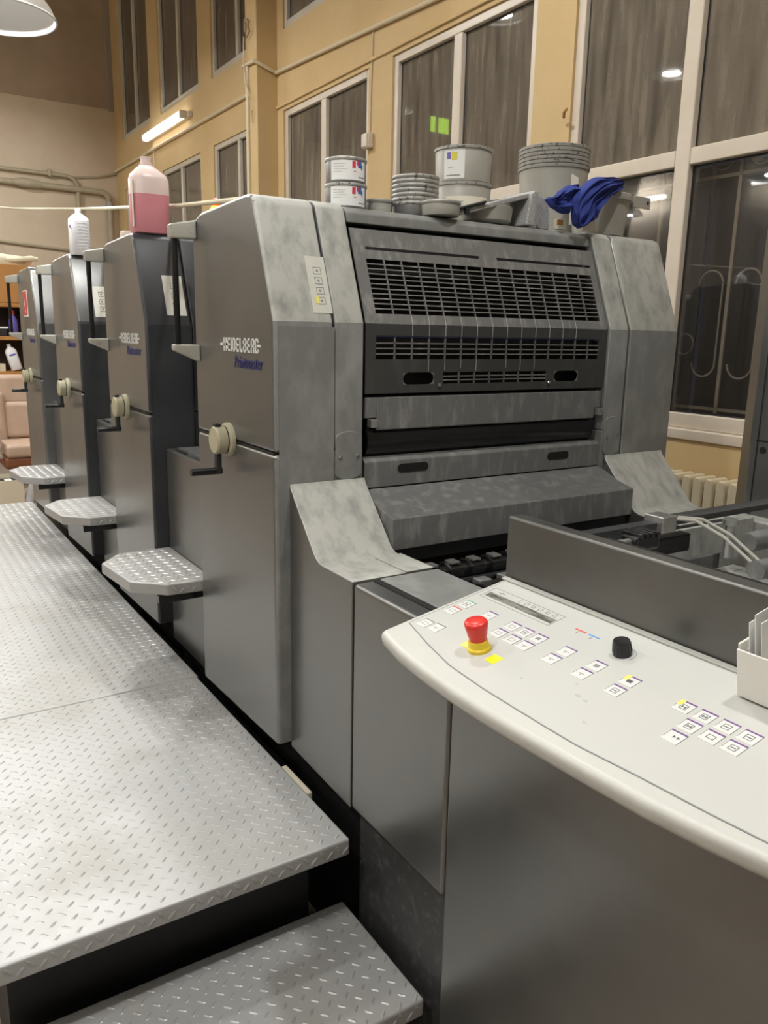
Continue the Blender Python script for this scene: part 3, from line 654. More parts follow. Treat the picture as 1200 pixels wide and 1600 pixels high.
# ================================================================== DELIVERY
DV = root('press_delivery', 'grey delivery section of the press between control desk and nearest unit', 'printing press', (.75, 1.2, 0))
skirt = [(1.838, 1.262), (1.832, 1.248), (1.70, 1.103), (1.69, 1.095), (1.675, 1.089), (1.655, 1.087), (1.512, 1.087), (1.512, .505), (1.838, .515)]
sk = MB().prism_x(skirt, .04, .268).build('operator_skirt', 'paint', DV, .012, 3, label='sloping skirt with dusty top painted brighter for overhead light')
sk.data.materials.append(MATS['paint_powder_lit'])  # dusty top with overhead light painted in
for p in sk.data.polygons:
    if p.normal.z > .3: p.material_index = 1
dk = MB().prism_x(skirt, 1.208, 1.50).build('drive_skirt', 'paint', DV, .02, 3)
dk.data.materials.append(MATS['paint_powder_lit'])
for p in dk.data.polygons:
    if p.normal.z > .3: p.material_index = 1
MB().prism_x([(1.655, 1.0875), (1.512, 1.0875), (1.512, 1.0905), (1.655, 1.0905)], .19, .27).build('hatch', 'paint_powder_lit', DV, .001)
D1 = MB().prism_x([(1.508, .508), (1.508, 1.085), (1.133, 1.085), (1.133, .508)], .04, .27).build('side_panel', 'paint', DV, .01, 3)
MB().prism_x([(1.495, 1.0855), (1.135, 1.0855), (1.135, 1.091), (1.495, 1.091)], .105, .27).build('top_plate', 'paint_dusty', D1, .003)
MB().prism_x([(1.495, 1.0852), (1.135, 1.0852), (1.135, 1.0875), (1.495, 1.0875)], .088, .104).build('groove', 'black', D1)
MB().box(.06, .33, 1.10, 1.497, 0.0, .503).build('plinth_panel', 'plinth', DV, .003)
MB().box(.09, 1.45, 1.02, 1.86, .0, .50).build('base_frame', 'black', DV)
MB().box(.048, .22, 1.1285, 1.1335, .45, 1.03).build('seam', 'black', DV)
# gripper bar and chain area seen between skirt and board
MB().box(.272, 1.206, 1.32, 1.70, .90, .985).build('tank', 'paint_dark', DV)
GB = MB().tube([(.29, 1.60, 1.035), (1.20, 1.60, 1.035)], .02, 12).build('gripper_bar', 'black_gloss', DV, smooth=True)
for j in range(12):
    x = .30 + j * .07
    g_ = MB().prism_x([(1.565, 1.03), (1.57, 1.055), (1.60, 1.066), (1.625, 1.06), (1.625, 1.03)], x, x + .045).build('gripper', 'black_gloss', GB, .003)
    MB().box(x + .008, x + .036, 1.578, 1.61, 1.0625, 1.069).build('pad', 'steel', g_, .001)
GB2 = MB().tube([(.29, 1.50, 1.02), (1.20, 1.50, 1.02)], .014, 10).build('gripper_bar', 'black_gloss', DV, smooth=True)
for j in range(11):
    x = .32 + j * .08; MB().box(x, x + .04, 1.485, 1.52, 1.02, 1.042).build('gripper', 'steel_dull', GB2, .004)
for x in (.33, .46): MB().lathe([(.035, 1.0), (.035, 1.052), (.03, 1.056), (.022, 1.056), (.022, 1.04)], (x, 1.42, 0), n=20).build('suction_wheel', 'black_gloss', DV, smooth=True, angle=30)
MB().box(.38, 1.2, 1.38, 1.45, .985, 1.03).build('crossbeam', 'steel_dull', DV, .004)
# side board beside the desk
BD = MB().box(.2425, .282, -.1, 1.221, 1.05, 1.283).build('side_board', 'paint_board', DV, .006, 3, label='tall black side board')
MB().box(.300, .313, -.1, 1.0, 1.0, 1.268).build('inner_plate', 'paint_dusty', DV, .002)
MB().box(.2825, .2995, -.1, 1.0, 1.0, 1.279).build('slot', 'black', DV)
# pile area: rails, rods and clamps
MB().box(.314, 1.47, -.1, 1.34, .93, .97).build('pile_bed', 'steel_dull', DV)
MB().box(.32, 1.05, .2, 1.22, 1.05, 1.062).build('dust_sheet', 'paint_powder_lit', DV, .002)
CB = MB().prism_x([(1.255, 1.186), (1.255, 1.202), (1.262, 1.206), (1.292, 1.206), (1.297, 1.202), (1.297, 1.186)], .82, 1.56).build('cross_rail', 'paint_dark2', DV, .002)
MB().box(.33, .80, 1.262, 1.296, 1.165, 1.198).build('cross_rail', 'paint_dark', DV, .002)
MB().box(.775, .83, 1.245, 1.305, 1.172, 1.214).build('clamp', 'steel', CB, .003)
MB().lathe([(.009, .41), (.009, .62)], (0, 1.20, 1.185), 'x', 10).build('rod', 'steel', DV, smooth=True)
CL = MB().box(.60, .68, 1.175, 1.225, 1.165, 1.20).build('clamp', 'black_gloss', DV, .006)
for j in range(4): MB().box(.605 + j * .019, .616 + j * .019, 1.17, 1.228, 1.198, 1.208).build('clamp_rib', 'black_gloss', CL, .002)
for dx in (0, .03):
    MB().tube([(.82 + dx, 1.26, 1.205), (.86 + dx, 1.215, 1.204), (.885 + dx, 1.15, 1.175), (.89 + dx, 1.02, 1.10), (.885 + dx, .90, 1.03)], .0042, 8).build('air_hose', 'tin_light', DV, smooth=True)
MB().lathe([(.022, .98), (.026, 1.0), (.026, 1.56), (.022, 1.57)], (0, 1.14, 1.15), 'x', 14).build('roller', 'steel_dull', DV, smooth=True)
MB().lathe([(.024, .86), (.024, 1.56)], (0, 1.04, 1.12), 'x', 14).build('roller', 'paint_worn', DV, smooth=True)
MB().lathe([(.026, .80), (.026, 1.56)], (0, .93, 1.11), 'x', 14).build('roller', 'paint_dusty', DV, smooth=True)
MB().lathe([(.012, 1.10), (.012, 1.185), (.02, 1.187), (.02, 1.20)], (.97, 1.19, 0), n=12).build('thumb_screw', 'steel', DV, smooth=True, angle=30)
MB().box(.80, .97, 1.30, 1.34, 1.09, 1.14).build('bearing_block', 'black_gloss', DV, .006)
MB().box(.98, 1.41, 1.40, 1.412, 1.02, 1.115).build('end_plate', 'paint_powder_lit', DV, .002)
SR = MB().box(1.42, 1.50, .2, 1.512, .90, 1.10).build('side_rail', 'paint_powder_lit', DV, .004)
for y in (1.05, 1.25, 1.40): MB().lathe([(.012, 0), (.010, -.006), (.002, -.007)], (1.42, y, 1.05), 'x', 10).build('bolt', 'chrome', SR)
# tall drive side pillar
PL = MB().prism_z([(1.50, -.3), (1.50, 1.50), (1.545, 1.56), (1.62, 1.56), (1.62, -.3)], 1.04, 1.985).build('drive_pillar', 'paint', DV, .006, 3)
MB().prism_z([(1.507, -.3), (1.507, 1.50), (1.55, 1.555), (1.62, 1.555), (1.62, -.3)], 1.985, 2.35).build('pillar_head', 'paint_dusty', PL, .006)
MB().box(1.4985, 1.503, -.3, 1.48, 1.336, 1.341).build('seam', 'black', PL)
MB().box(1.4985, 1.503, 1.474, 1.4775, 1.04, 1.98).build('seam', 'black', PL)
for zz in (1.31, 1.07): MB().lathe([(.011, 0), (.011, -.002)], (1.50, 1.455, zz), 'x', 12).build('bolt', 'black', PL)

# ================================================================== CONTROL DESK
CD = root('control_desk', 'control desk with white sloping button panel and dark grey body', 'control desk', (.15, .8, 0))
MB().box(.04, .24, -.25, 1.129, 0.0, 1.045).build('desk_body', 'paint', CD, .008, 3, label='dark grey desk front')
TS = .206; NN = Vector((-TS, 0, 1)).normalized()
DS = .925           # desk panel units to metres; panel origin (its back edge lies at x = .2415)
def DP(x, y, h=0.0):
    return Vector((DS * x - .06375, DS * y, 1.1505 - DS * (.33 - x) * TS)) + NN * h
arc = [(-.005, 1.325), (-.014, 1.28), (-.024, 1.228), (-.033, 1.14), (-.039, 1.033), (-.040, .95), (-.038, .87), (-.032, .736), (-.026, .624), (-.015, .532), (-.002, .454), (.02, .34), (.045, .22), (.075, .10)]
outline = [(.33, .10), (.33, 1.315)] + arc
m = MB().prism(outline, lambda x, y: DP(x, y, -.034), lambda x, y: DP(x, y, 0))
DT = m.build('desk_top', 'desk_white', CD, .013, 4, label='white moulded desk top')
inner = [(.315, .12), (.315, 1.297), (.056, 1.302), (.03, 1.20), (.010, 1.10), (.003, 1.0), (.001, .914), (0, .84), (.0, .768), (.009, .655), (.015, .55), (.022, .469), (.045, .34), (.08, .2)]
MB().prism([(x + (.0016 if x < .3 else -.0), y) for x, y in inner], lambda x, y: DP(x, y, -.002), lambda x, y: DP(x, y, .0009)).build('keypad_overlay', 'overlay', DT)
oc = [Vector((x, y)) for x, y in inner]
m = MB()
for i in range(len(oc)):
    a, b = oc[i], oc[(i + 1) % len(oc)]; d = (b - a).normalized(); nn = Vector((-d.y, d.x)) * .0008
    m.prism([(a + nn)[:], (b + nn)[:], (b - nn)[:], (a - nn)[:]], lambda x, y: DP(x, y, 0), lambda x, y: DP(x, y, .0011))
m.build('overlay_edge', 'grey_line', DT)
MB().prism([(.316, .1), (.328, .1), (.328, 1.312), (.316, 1.312)], lambda x, y: DP(x, y, 0), lambda x, y: DP(x, y, .004)).build('back_strip', 'desk_white', DT, .001)
def flat(m, x0, x1, y0, y1, h0=.0009, h1=.0013):
    return m.prism([(x0, y0), (x1, y0), (x1, y1), (x0, y1)], lambda x, y: DP(x, y, h0), lambda x, y: DP(x, y, h1))
KS = .0145
def key(x, y, bar='purple', style=0, left=None):
    """membrane key: white field, coloured bar on its far edge, thin outline and a small pictogram"""
    K = flat(MB(), x - KS, x + KS, y - KS, y + KS, .0009, .0014).build('key', 'key', CD)
    if bar: flat(MB(), x + KS - .0032, x + KS, y - KS, y + KS, .0014, .0017).build('key_bar', bar, K)
    m = MB(); flat(m, x - KS, x + KS, y - KS, y - KS + .0008, .0014, .0016); flat(m, x - KS + .006, x + KS, y + KS - .0008, y + KS, .0014, .0016); m.build('key_outline', 'grey_line', K)['kind'] = 'stuff'
    if left: flat(MB(), x + .000, x + KS, y + KS - .0085, y + KS, .0015, .0018).build('key_corner', left, K)
    m = MB(); q = .0065; t = .0011
    def ring(cx, cy, a, b):
        flat(m, cx - a, cx + a, cy - b, cy - b + t, .0014, .0016); flat(m, cx - a, cx + a, cy + b - t, cy + b, .0014, .0016)
        flat(m, cx - a, cx - a + t, cy - b, cy + b, .0014, .0016); flat(m, cx + a - t, cx + a, cy - b, cy + b, .0014, .0016)
    if style == 0: ring(x - .001, y, q * .8, q)
    elif style == 1: ring(x - .001, y, q, q); flat(m, x - .002, x, y - q * .6, y + q * .6, .0014, .0016)
    elif style == 2: flat(m, x - .001, x + .0005, y - q, y + q, .0014, .0016); flat(m, x - q, x - .001, y, y + .0015, .0014, .0016)
    elif style == 3:
        for yy in (y + .002, y - .005): m.prism([(x - .004, yy), (x + .004, yy), (x, yy - .005)], lambda a, b: DP(a, b, .0014), lambda a, b: DP(a, b, .0016))
    elif style == 4: ring(x - .001, y, q, q); flat(m, x - .004, x + .002, y - .004, y - .002, .0014, .0016); flat(m, x - .004, x + .002, y + .002, y + .004, .0014, .0016); flat(m, x - .002, x - .0005, y - .004, y + .004, .0014, .0016)
    elif style == 5: flat(m, x - q * .7, x + q * .6, y - q * .8, y + q * .8, .0014, .0016)
    m.build('pictogram', 'grey_line' if style in (0, 2, 5) and y > .9 else 'icon', K)
for (x, y, bar, st, lf) in [(.15, 1.275, 'key_red', 0, None), (.187, 1.273, 'key_green', 1, None), (.078, 1.273, 'grey_line', 0, None), (.081, 1.238, 'grey_line', 2, None),
        (.149, 1.198, 'purple', 2, None), (.184, 1.196, 'purple', 2, None), (.149, 1.124, 'purple', 0, None), (.184, 1.124, 'purple', 0, None), (.184, 1.087, 'purple', 1, None), (.184, 1.049, 'purple', 5, None),
        (.149, 1.085, 'purple', 0, None), (.149, 1.049, 'purple', 2, None), (.184, .975, 'purple', 2, None), (.149, .977, 'purple', 2, None), (.184, .901, 'purple', 5, None), (.149, .902, 'purple', 2, None),
        (.184, .827, 'purple', 5, 'key_yellow'), (.148, .826, 'purple', 1, None), (.184, .718, 'purple', 4, 'key_yellow'), (.184, .680, 'purple', 4, None), (.184, .642, 'purple', 1, None), (.184, .605, 'purple', 1, None),
        (.149, .681, 'purple', 4, None), (.149, .643, 'purple', 0, None), (.149, .606, 'purple', 1, None), (.113, .680, 'purple', 3, None)]:
    key(x, y, bar, st, lf)
for (y, mm) in ((1.010, 'key_red'), (.976, 'key_blue')):
    o = flat(MB(), .255, .2585, y - .014, y + .014).build('colour_mark', mm, CD)
    flat(MB(), .243, .252, y + .001, y + .0025).build('tick', 'grey_line', o)
# display slot with frame and little symbols
DI = flat(MB(), .240, .257, 1.077, 1.278, .0009, .0016).build('display_slot', 'display', CD)
m = MB(); flat(m, .231, .232, 1.073, 1.286); flat(m, .277, .278, 1.073, 1.286); flat(m, .231, .278, 1.073, 1.074); flat(m, .231, .278, 1.285, 1.286); m.build('display_frame', 'grey_line', DI)
for j in range(6):
    yy = 1.195 - j * .0205; m = MB(); flat(m, .263, .264, yy - .005, yy + .005); flat(m, .271, .272, yy - .005, yy + .005)
    if j: flat(m, .263, .272, yy - .005, yy - .004); flat(m, .263, .272, yy + .004, yy + .005)
    m.build('symbol', 'grey_line', DI)
m = MB(); flat(m, .266, .2675, 1.243, 1.262); flat(m, .262, .2715, 1.252, 1.2535); m.build('symbol', 'grey_line', DI)
# emergency stop
def lathe_desk(prof, x, y, n=28):
    m = MB(); m.lathe([(r, h) for r, h in prof], (0, 0, 0), 'z', n); q = NN.to_track_quat('Z', 'Y').to_matrix(); p0 = DP(x, y)
    m.v = [tuple(p0 + q @ Vector(v)) for v in m.v]; return m
ES = lathe_desk([(.0215, .0009), (.0215, .006), (.0185, .009), (.018, .019), (.0165, .021)], .084, 1.104).build('emergency_stop', 'estop_yellow', CD, smooth=True, angle=30, label='red mushroom emergency button on yellow collar')
lathe_desk([(.0155, .02), (.0165, .028), (.0178, .031), (.0185, .037), (.0205, .046), (.0212, .054), (.019, .0575), (.010, .059)], .084, 1.104).build('mushroom_head', 'estop_red', ES, smooth=True, angle=50)
flat(MB(), .066, .092, 1.042, 1.067).build('yellow_label', 'label_yellow', CD)
flat(MB(), .070, .088, 1.122, 1.146).build('yellow_label', 'key_yellow', CD)
KN = lathe_desk([(.0158, .0009), (.0158, .006), (.0142, .024), (.0135, .027), (.004, .0275)], .243, .896).build('rotary_knob', 'black_gloss', CD, smooth=True, angle=30, label='black ribbed rotary knob')
for j in range(14):
    a = 2 * PI * j / 14; m = MB().tube([(.0156 * math.cos(a), .0156 * math.sin(a), .006), (.0140 * math.cos(a), .0140 * math.sin(a), .024)], .0012, 5)
    q = NN.to_track_quat('Z', 'Y').to_matrix(); p0 = DP(.243, .896); m.v = [tuple(p0 + q @ Vector(v)) for v in m.v]; m.build('rib', 'rubber', KN)
m = MB(); pts = []
for t in range(9):
    a = math.radians(-60 + 15 * t); pts.append(DP(.243 + .024 * math.cos(a - .9), .896 + .024 * math.sin(a - .9), .0012))
MB().tube(pts, .0005, 4).build('dial_scale', 'grey_line', CD)
# ink smudges with a shape of their own
for (x, y, r) in ((.096, .86, .009), (.093, .84, .006), (.070, .969, .004), (.12, .885, .004), (.05, .80, .005)):
    pts = [(x + r * (.5 + .6 * random.random()) * math.cos(2 * PI * t / 11) * .6, y + r * (.5 + .6 * random.random()) * math.sin(2 * PI * t / 11)) for t in range(11)]
    MB().prism(pts, lambda a, b: DP(a, b, .0009), lambda a, b: DP(a, b, .00105)).build('ink_smudge', 'ink_grey', CD)

# plastic tray on the desk
TR = root('plastic_tray', 'translucent white plastic tray of papers on the desk edge', 'tray', DP(.30, .6, 0))
def tray_wall(x0, x1, y0, y1, h0, h1): return MB().prism([(x0, y0), (x1, y0), (x1, y1), (x0, y1)], lambda x, y: DP(x, y, h0), lambda x, y: DP(x, y, h1))
tray_wall(.262, .322, .46, .674, .0055, .009).build('tray_floor', 'tray_plastic', TR)
tray_wall(.258, .262, .46, .678, .005, .082).build('tray_side', 'tray_plastic', TR, .0015)
tray_wall(.322, .326, .46, .678, .005, .098).build('tray_side', 'tray_plastic', TR, .0015)
tray_wall(.262, .322, .674, .678, .005, .090).build('tray_end', 'tray_plastic', TR, .0015)
tray_wall(.262, .322, .46, .464, .005, .082).build('tray_end', 'tray_plastic', TR, .0015)
for j in range(5): tray_wall(.268 + j * .011, .272 + j * .011, .672, .674, .02, .075).build('rib', 'tray_plastic', TR)
PR = root('paper_slips', 'white paper slips standing in the plastic tray', 'paper', DP(.30, .57, .01), 'papers in tray')
for j, (yy, h) in enumerate(((.662, .125), (.652, .14), (.642, .13))):
    tray_wall(.268, .318, yy, yy + .0012, .0095, h).build('paper_slip', 'paper', PR)

# ================================================================== THINGS ON THE NEAREST UNIT
ZT = 1.987
def tin(x, y, z, r, h, label, mats=('tin', 'tin_rim'), wrap=None, taper=1.0, lid=True, group='ink tins on the press', name='ink_tin'):
    T = root(name, label, 'tin', (x, y, z), group)
    MB().lathe([(r * taper * .97, 0), (r * taper, .003), (r, h - .008), (r * .99, h - .006), (r * .93, h - .010)], (x, y, z), n=32).build('tin_body', mats[0], T, smooth=True, angle=35)
    MB().lathe([(r * .99, h - .010), (r * 1.045, h - .008), (r * 1.05, h - .001), (r * 1.03, h), (r * .97, h - .001), (r * .95, h - .006), (r * .99, h - .010)], (x, y, z), n=32, cap=False).build('rim', mats[1], T, smooth=True, angle=60)
    if wrap:
        a0, a1, z0, z1, m_, extra = wrap
        n = 14; vs = []; fs = []
        rr = lambda zz: r * (taper + (1 - taper) * zz / h) + .0007
        for i in range(n + 1):
            a = math.radians(a0 + (a1 - a0) * i / n)
            for zz in (z0, z1): vs.append((x + rr(zz) * math.cos(a), y + rr(zz) * math.sin(a), z + zz))
        for i in range(n): fs.append((2 * i, 2 * i + 2, 2 * i + 3, 2 * i + 1))
        L = MB().add(vs, fs).build('paper_label', m_, T, smooth=True)
        for (b0, b1, c0, c1, mm) in extra:
            vs = []; fs = []; n = 4
            for i in range(n + 1):
                a = math.radians(b0 + (b1 - b0) * i / n)
                for zz in (c0, c1): vs.append((x + (rr(zz) + .0006) * math.cos(a), y + (rr(zz) + .0006) * math.sin(a), z + zz))
            for i in range(n): fs.append((2 * i, 2 * i + 2, 2 * i + 3, 2 * i + 1))
            MB().add(vs, fs).build('print', mm, L)
    return T
lab = lambda h: (195, 305, .006, h - .010, 'paper', [(258, 268, h * .55, h * .82, 'ink_red'), (276, 288, h * .58, h * .85, 'ink_blue'), (272, 277, h * .66, h * .85, 'ink_red'), (288, 292, h * .50, h * .7, 'ink_blue'),
                 (204, 240, h * .70, h * .72, 'ink_grey'), (204, 236, h * .60, h * .615, 'ink_grey'), (204, 244, h * .50, h * .515, 'ink_grey'), (204, 230, h * .40, h * .415, 'ink_grey'), (278, 300, h * .20, h * .225, 'ink_black'), (262, 270, h * .42, h * .44, 'ink_red')])
tin(.350, 2.10, ZT, .058, .067, 'labelled ink tin at the left end of the press top, lower of two', wrap=lab(.067))
tin(.350, 2.10, ZT + .068, .057, .067, 'labelled ink tin with inky rim at left end, stacked on another', wrap=lab(.067))
tin(.478, 2.13, ZT, .043, .043, 'small low grey tin beside the labelled tins', wrap=(205, 300, .008, .03, 'tin_light', [(215, 270, .018, .02, 'ink_grey')]))
for j in range(7):
    T = tin(.590, 2.10, ZT + j * .0125, .068, .040 if j else .040, ['nested grey tin with inky rim, lowest of the nested stack', 'nested grey tin, second from the bottom of the small stack', 'nested grey tin, third from the bottom of the small stack', 'nested grey tin, middle of the small stack', 'nested grey tin, third from the top of the small stack', 'nested grey tin, second from the top of the small stack', 'nested grey tin, topmost of the small stack'][j], taper=.93, group='nested grey tins')
tin(.610, 1.995 - .0, ZT - .004, .056, .040, 'low light grey tin in front of the nested tins', mats=('tin_light', 'tin_rim'), taper=.97)
# big tins
tin(.845, 2.20, ZT, .092, .132, 'big grey tin with cream label, lower of two', mats=('tin_light', 'tin_rim'), taper=.97,
    wrap=(198, 292, .03, .088, 'paper_cream', [(215, 285, .052, .064, 'sticker'), (240, 280, .044, .0475, 'ink_grey'), (212, 235, .07, .0735, 'ink_grey')]))
tin(.845, 2.20, ZT + .133, .092, .106, 'big grey tin with white label and dark lid drips, stacked on top', mats=('tin_light', 'tin_rim'), taper=.95,
    wrap=(190, 235, .008, .092, 'paper', [(198, 206, .065, .085, 'ink_violet'), (208, 220, .062, .085, 'ink_yellow'), (196, 226, .016, .018, 'ink_black'), (200, 212, .04, .042, 'ink_grey')]))
tin(1.035, 2.30, ZT, .075, .112, 'low tin with red and white label behind the tilted tray', mats=('tin', 'tin_rim'), wrap=(185, 300, .045, .092, 'paper', [(185, 205, .05, .09, 'ink_red'), (225, 250, .05, .075, 'ink_black'), (255, 285, .055, .085, 'ink_black')]))
# nested buckets
for j in range(6):
    x, y = 1.329, 2.29; z = ZT + j * .0132; r = .128; h = .251
    B = root('bucket', ['lowest', 'second lowest', 'third lowest', 'third from top', 'second from top', 'topmost'][j].join(['grey plastic bucket, ', ' of the tall nested stack']), 'bucket', (x, y, z), 'nested buckets')
    MB().lathe([(r * .86, 0), (r * .965, h - .012), (r * .95, h - .012), (r * .84, .004)], (x, y, z), n=36, cap=True).build('bucket_body', 'tin_light', B, smooth=True, angle=50)
    MB().lathe([(r * .965, h - .0115), (r * 1.0, h - .010), (r * 1.01, h - .002), (r * .99, h), (r * .955, h - .001), (r * .955, h - .0115)], (x, y, z), n=36, cap=False).build('rim', 'tin_rim', B, smooth=True, angle=60)
# right bucket with rag
BX_, BY_ = 1.345, 2.07
BK = root('bucket', 'grey bucket at the right end of the press top under the blue rag', 'bucket', (BX_, BY_, ZT), 'loose bucket')
MB().lathe([(.086, 0), (.102, .128), (.098, .128), (.083, .004)], (BX_, BY_, ZT), n=36).build('bucket_body', 'tin_light', BK, smooth=True, angle=50)
MB().lathe([(.102, .112), (.108, .114), (.109, .122), (.106, .124), (.107, .132), (.104, .136), (.098, .134), (.098, .114)], (BX_, BY_, ZT), n=36, cap=False).build('rim', 'tin_light', BK, smooth=True, angle=60)
SP = root('ink_spatula', 'grey ink spatula lying across the right bucket', 'spatula', (1.42, 2.05, ZT + .14))
MB().add([(x, y, z) for z in (ZT + .1365, ZT + .1385) for (x, y) in ((1.33, 2.03), (1.51, 2.0), (1.52, 2.045), (1.33, 2.08))], [(0, 1, 2, 3), (7, 6, 5, 4), (0, 4, 5, 1), (1, 5, 6, 2), (2, 6, 7, 3), (3, 7, 4, 0)]).build('blade', 'steel', SP)
MB().box(1.43, 1.515, 1.994, 2.0, ZT + .098, ZT + .137).build('handle', 'tin_light', SP, .002)
MB().lathe([(.006, 0), (.006, -.001)], (1.50, 1.994, ZT + .118), 'y', 10).build('hole', 'black', SP)
# cards
BOXF = [(0, 1, 2, 3), (7, 6, 5, 4), (0, 4, 5, 1), (1, 5, 6, 2), (2, 6, 7, 3), (3, 7, 4, 0)]
def sheet(pts, t=.0012): return MB().add(list(pts) + [(x, y + t, z) for x, y, z in pts], BOXF)
tag(sheet([(1.165, 1.967, ZT), (1.218, 1.962, ZT), (1.222, 1.972, ZT + .066), (1.17, 1.977, ZT + .066)]).build('card', 'paper_cream'), 'cream card leaning on the right bucket', 'card')
CR = root('card', 'cream paper tag standing against the tall nested buckets', 'card', (1.14, 2.03, ZT + .1))
sheet([(1.150, 2.015, ZT + .02), (1.180, 2.012, ZT + .02), (1.192, 2.028, ZT + .172), (1.165, 2.031, ZT + .182)]).build('card_sheet', 'paper_cream', CR)
sheet([(1.1665, 2.0205, ZT + .122), (1.172, 2.02, ZT + .122), (1.1735, 2.022, ZT + .142), (1.168, 2.0225, ZT + .142)], .0005).build('print', 'ink_black', CR)
SB = root('matchbox', 'tiny orange and white box under the blue rag', 'box', (1.08, 1.98, ZT))
MB().box(1.058, 1.093, 1.972, 1.992, ZT - .003, ZT + .028).build('box_body', 'paper_cream', SB, .001); MB().box(1.057, 1.080, 1.971, 1.976, ZT + .008, ZT + .024).build('box_label', 'wood', SB)
# tilted tray and gusset
TT = root('tilted_tray', 'dusty tilted metal tray with granular end bracket beside the big tins', 'tray', (.85, 2.05, ZT))
def inc(x, y, h): return (x, y, 2.001 + (x - .68) * .28 + h)
m = MB(); m.prism([(.68, 2.0), (.957, 2.0), (.957, 2.09), (.68, 2.09)], lambda x, y: inc(x, y, -.009), lambda x, y: inc(x, y, .006)); m.build('tray_plate', 'tray_top', TT, .003)
MB().prism([(.675, 1.992), (.78, 1.992), (.78, 2.01), (.675, 2.01)], lambda x, y: inc(x, y, .0065), lambda x, y: inc(x, y, .016)).build('handle_bar', 'rubber', TT, .004)
MB().box(.70, .713, 1.990, 1.9995, 1.998, 2.016).build('clip', 'rubber', TT)
MB().prism_y([(.937, ZT - .001), (.975, ZT - .001), (.985, 2.092), (.968, 2.092), (.955, 2.082)], 1.988, 2.14).build('end_bracket', 'granular', TT, .005)
MB().prism_y([(.976, ZT), (1.075, ZT), (1.07, 2.08), (.986, 2.090)], 2.03, 2.04).build('bracket_web', 'granular', TT, .002)
tag(MB().lathe([(.07, 0), (.082, .01), (.088, .05), (.085, .052)], (.85, 2.085, ZT), n=28).build('plastic_bowl', 'tin_light', smooth=True), 'pale round bowl under the tilted metal tray', 'bowl')

# blue rag draped over the bucket
from mathutils import noise
def cloth_strip(path, wid, seed, bulge=.018, n=22, k=30):
    """a bunched cloth: closed sheet swept along a line, with creases along it"""
    path = [Vector(p) for p in path]; vs = []; fs = []
    def samp(a, t):
        f = t * (len(a) - 1); i = min(int(f), len(a) - 2); g = f - i
        return a[i] * (1 - g) + a[i + 1] * g
    for i in range(k + 1):
        t = i / k; p = (samp(path, max(0, t - .05)) + samp(path, t) * 2 + samp(path, min(1, t + .05))) / 4; wd = samp(wid, t)
        d = (samp(path, min(1, t + .08)) - samp(path, max(0, t - .08))).normalized(); ac = Vector((d.z, 0, -d.x)).normalized()
        for side in (0, 1):
            for q in range(n):
                u = q / (n - 1) * 2 - 1; u = u if side == 0 else -u
                f1 = noise.noise(Vector((u * 4.0 + seed, t * 2.2, seed))) ; f2 = noise.noise(Vector((u * 6.5, t * 5 + seed, 3 + seed)))
                crease = .024 * abs(f1) * 2 + .009 * f2
                y = -(bulge * (1 - u * u) ** .5 + crease) if side == 0 else .004 + .004 * (1 - u * u) - crease * .25
                edge = 1 + .22 * noise.noise(Vector((t * 7 + seed, 1.5 * (1 if u > 0 else -1), 0)))
                vs.append(p + ac * (u * wd * edge) + Vector((0, y, 0)) + ac * (.006 * f2))
    N = 2 * n
    for i in range(k):
        for q in range(N): fs.append((i * N + q, i * N + (q + 1) % N, (i + 1) * N + (q + 1) % N, (i + 1) * N + q))
    fs.append(tuple(range(N))[::-1]); fs.append(tuple(k * N + q for q in range(N)))
    return MB().add(vs, fs)
RG = root('rag', 'crumpled blue rag draped over the bucket on the press', 'rag', (1.2, 1.97, ZT))
cloth_strip([(1.335, 1.985, 2.142), (1.30, 1.97, 2.138), (1.25, 1.958, 2.128), (1.195, 1.95, 2.108), (1.15, 1.945, 2.075), (1.135, 1.945, 2.04), (1.125, 1.95, 2.01), (1.115, 1.955, 1.992)],
            [.014, .024, .030, .044, .054, .050, .036, .014], 3.1).build('rag_drape', 'cloth', RG, smooth=True, angle=70, subsurf=1)
cloth_strip([(1.13, 1.975, 2.088), (1.09, 1.968, 2.078), (1.055, 1.968, 2.062), (1.025, 1.975, 2.058), (1.008, 1.985, 2.070)],
            [.030, .040, .034, .018, .004], 8.4, .010, 16, 18).build('rag_fold', 'cloth', RG, smooth=True, angle=70, subsurf=1)

# beacon behind the first unit
BC = root('beacon_light', 'glowing orange beacon light behind the nearest unit', 'beacon', (.30, 2.75, 1.2))
MB().tube([(.212, 2.75, 1.219), (.212, 2.75, 2.02)], .012, 8).build('beacon_pole', 'rubber', BC)
MB().lathe([(.022, 2.02), (.024, 2.03), (.022, 2.05), (.012, 2.06)], (.212, 2.75, 0), n=16).build('beacon_dome', 'beacon', BC, smooth=True)
MB().lathe([(.013, 2.06), (.012, 2.078), (.004, 2.086)], (.212, 2.75, 0), n=12).build('beacon_tip', 'beacon_red', BC, smooth=True)

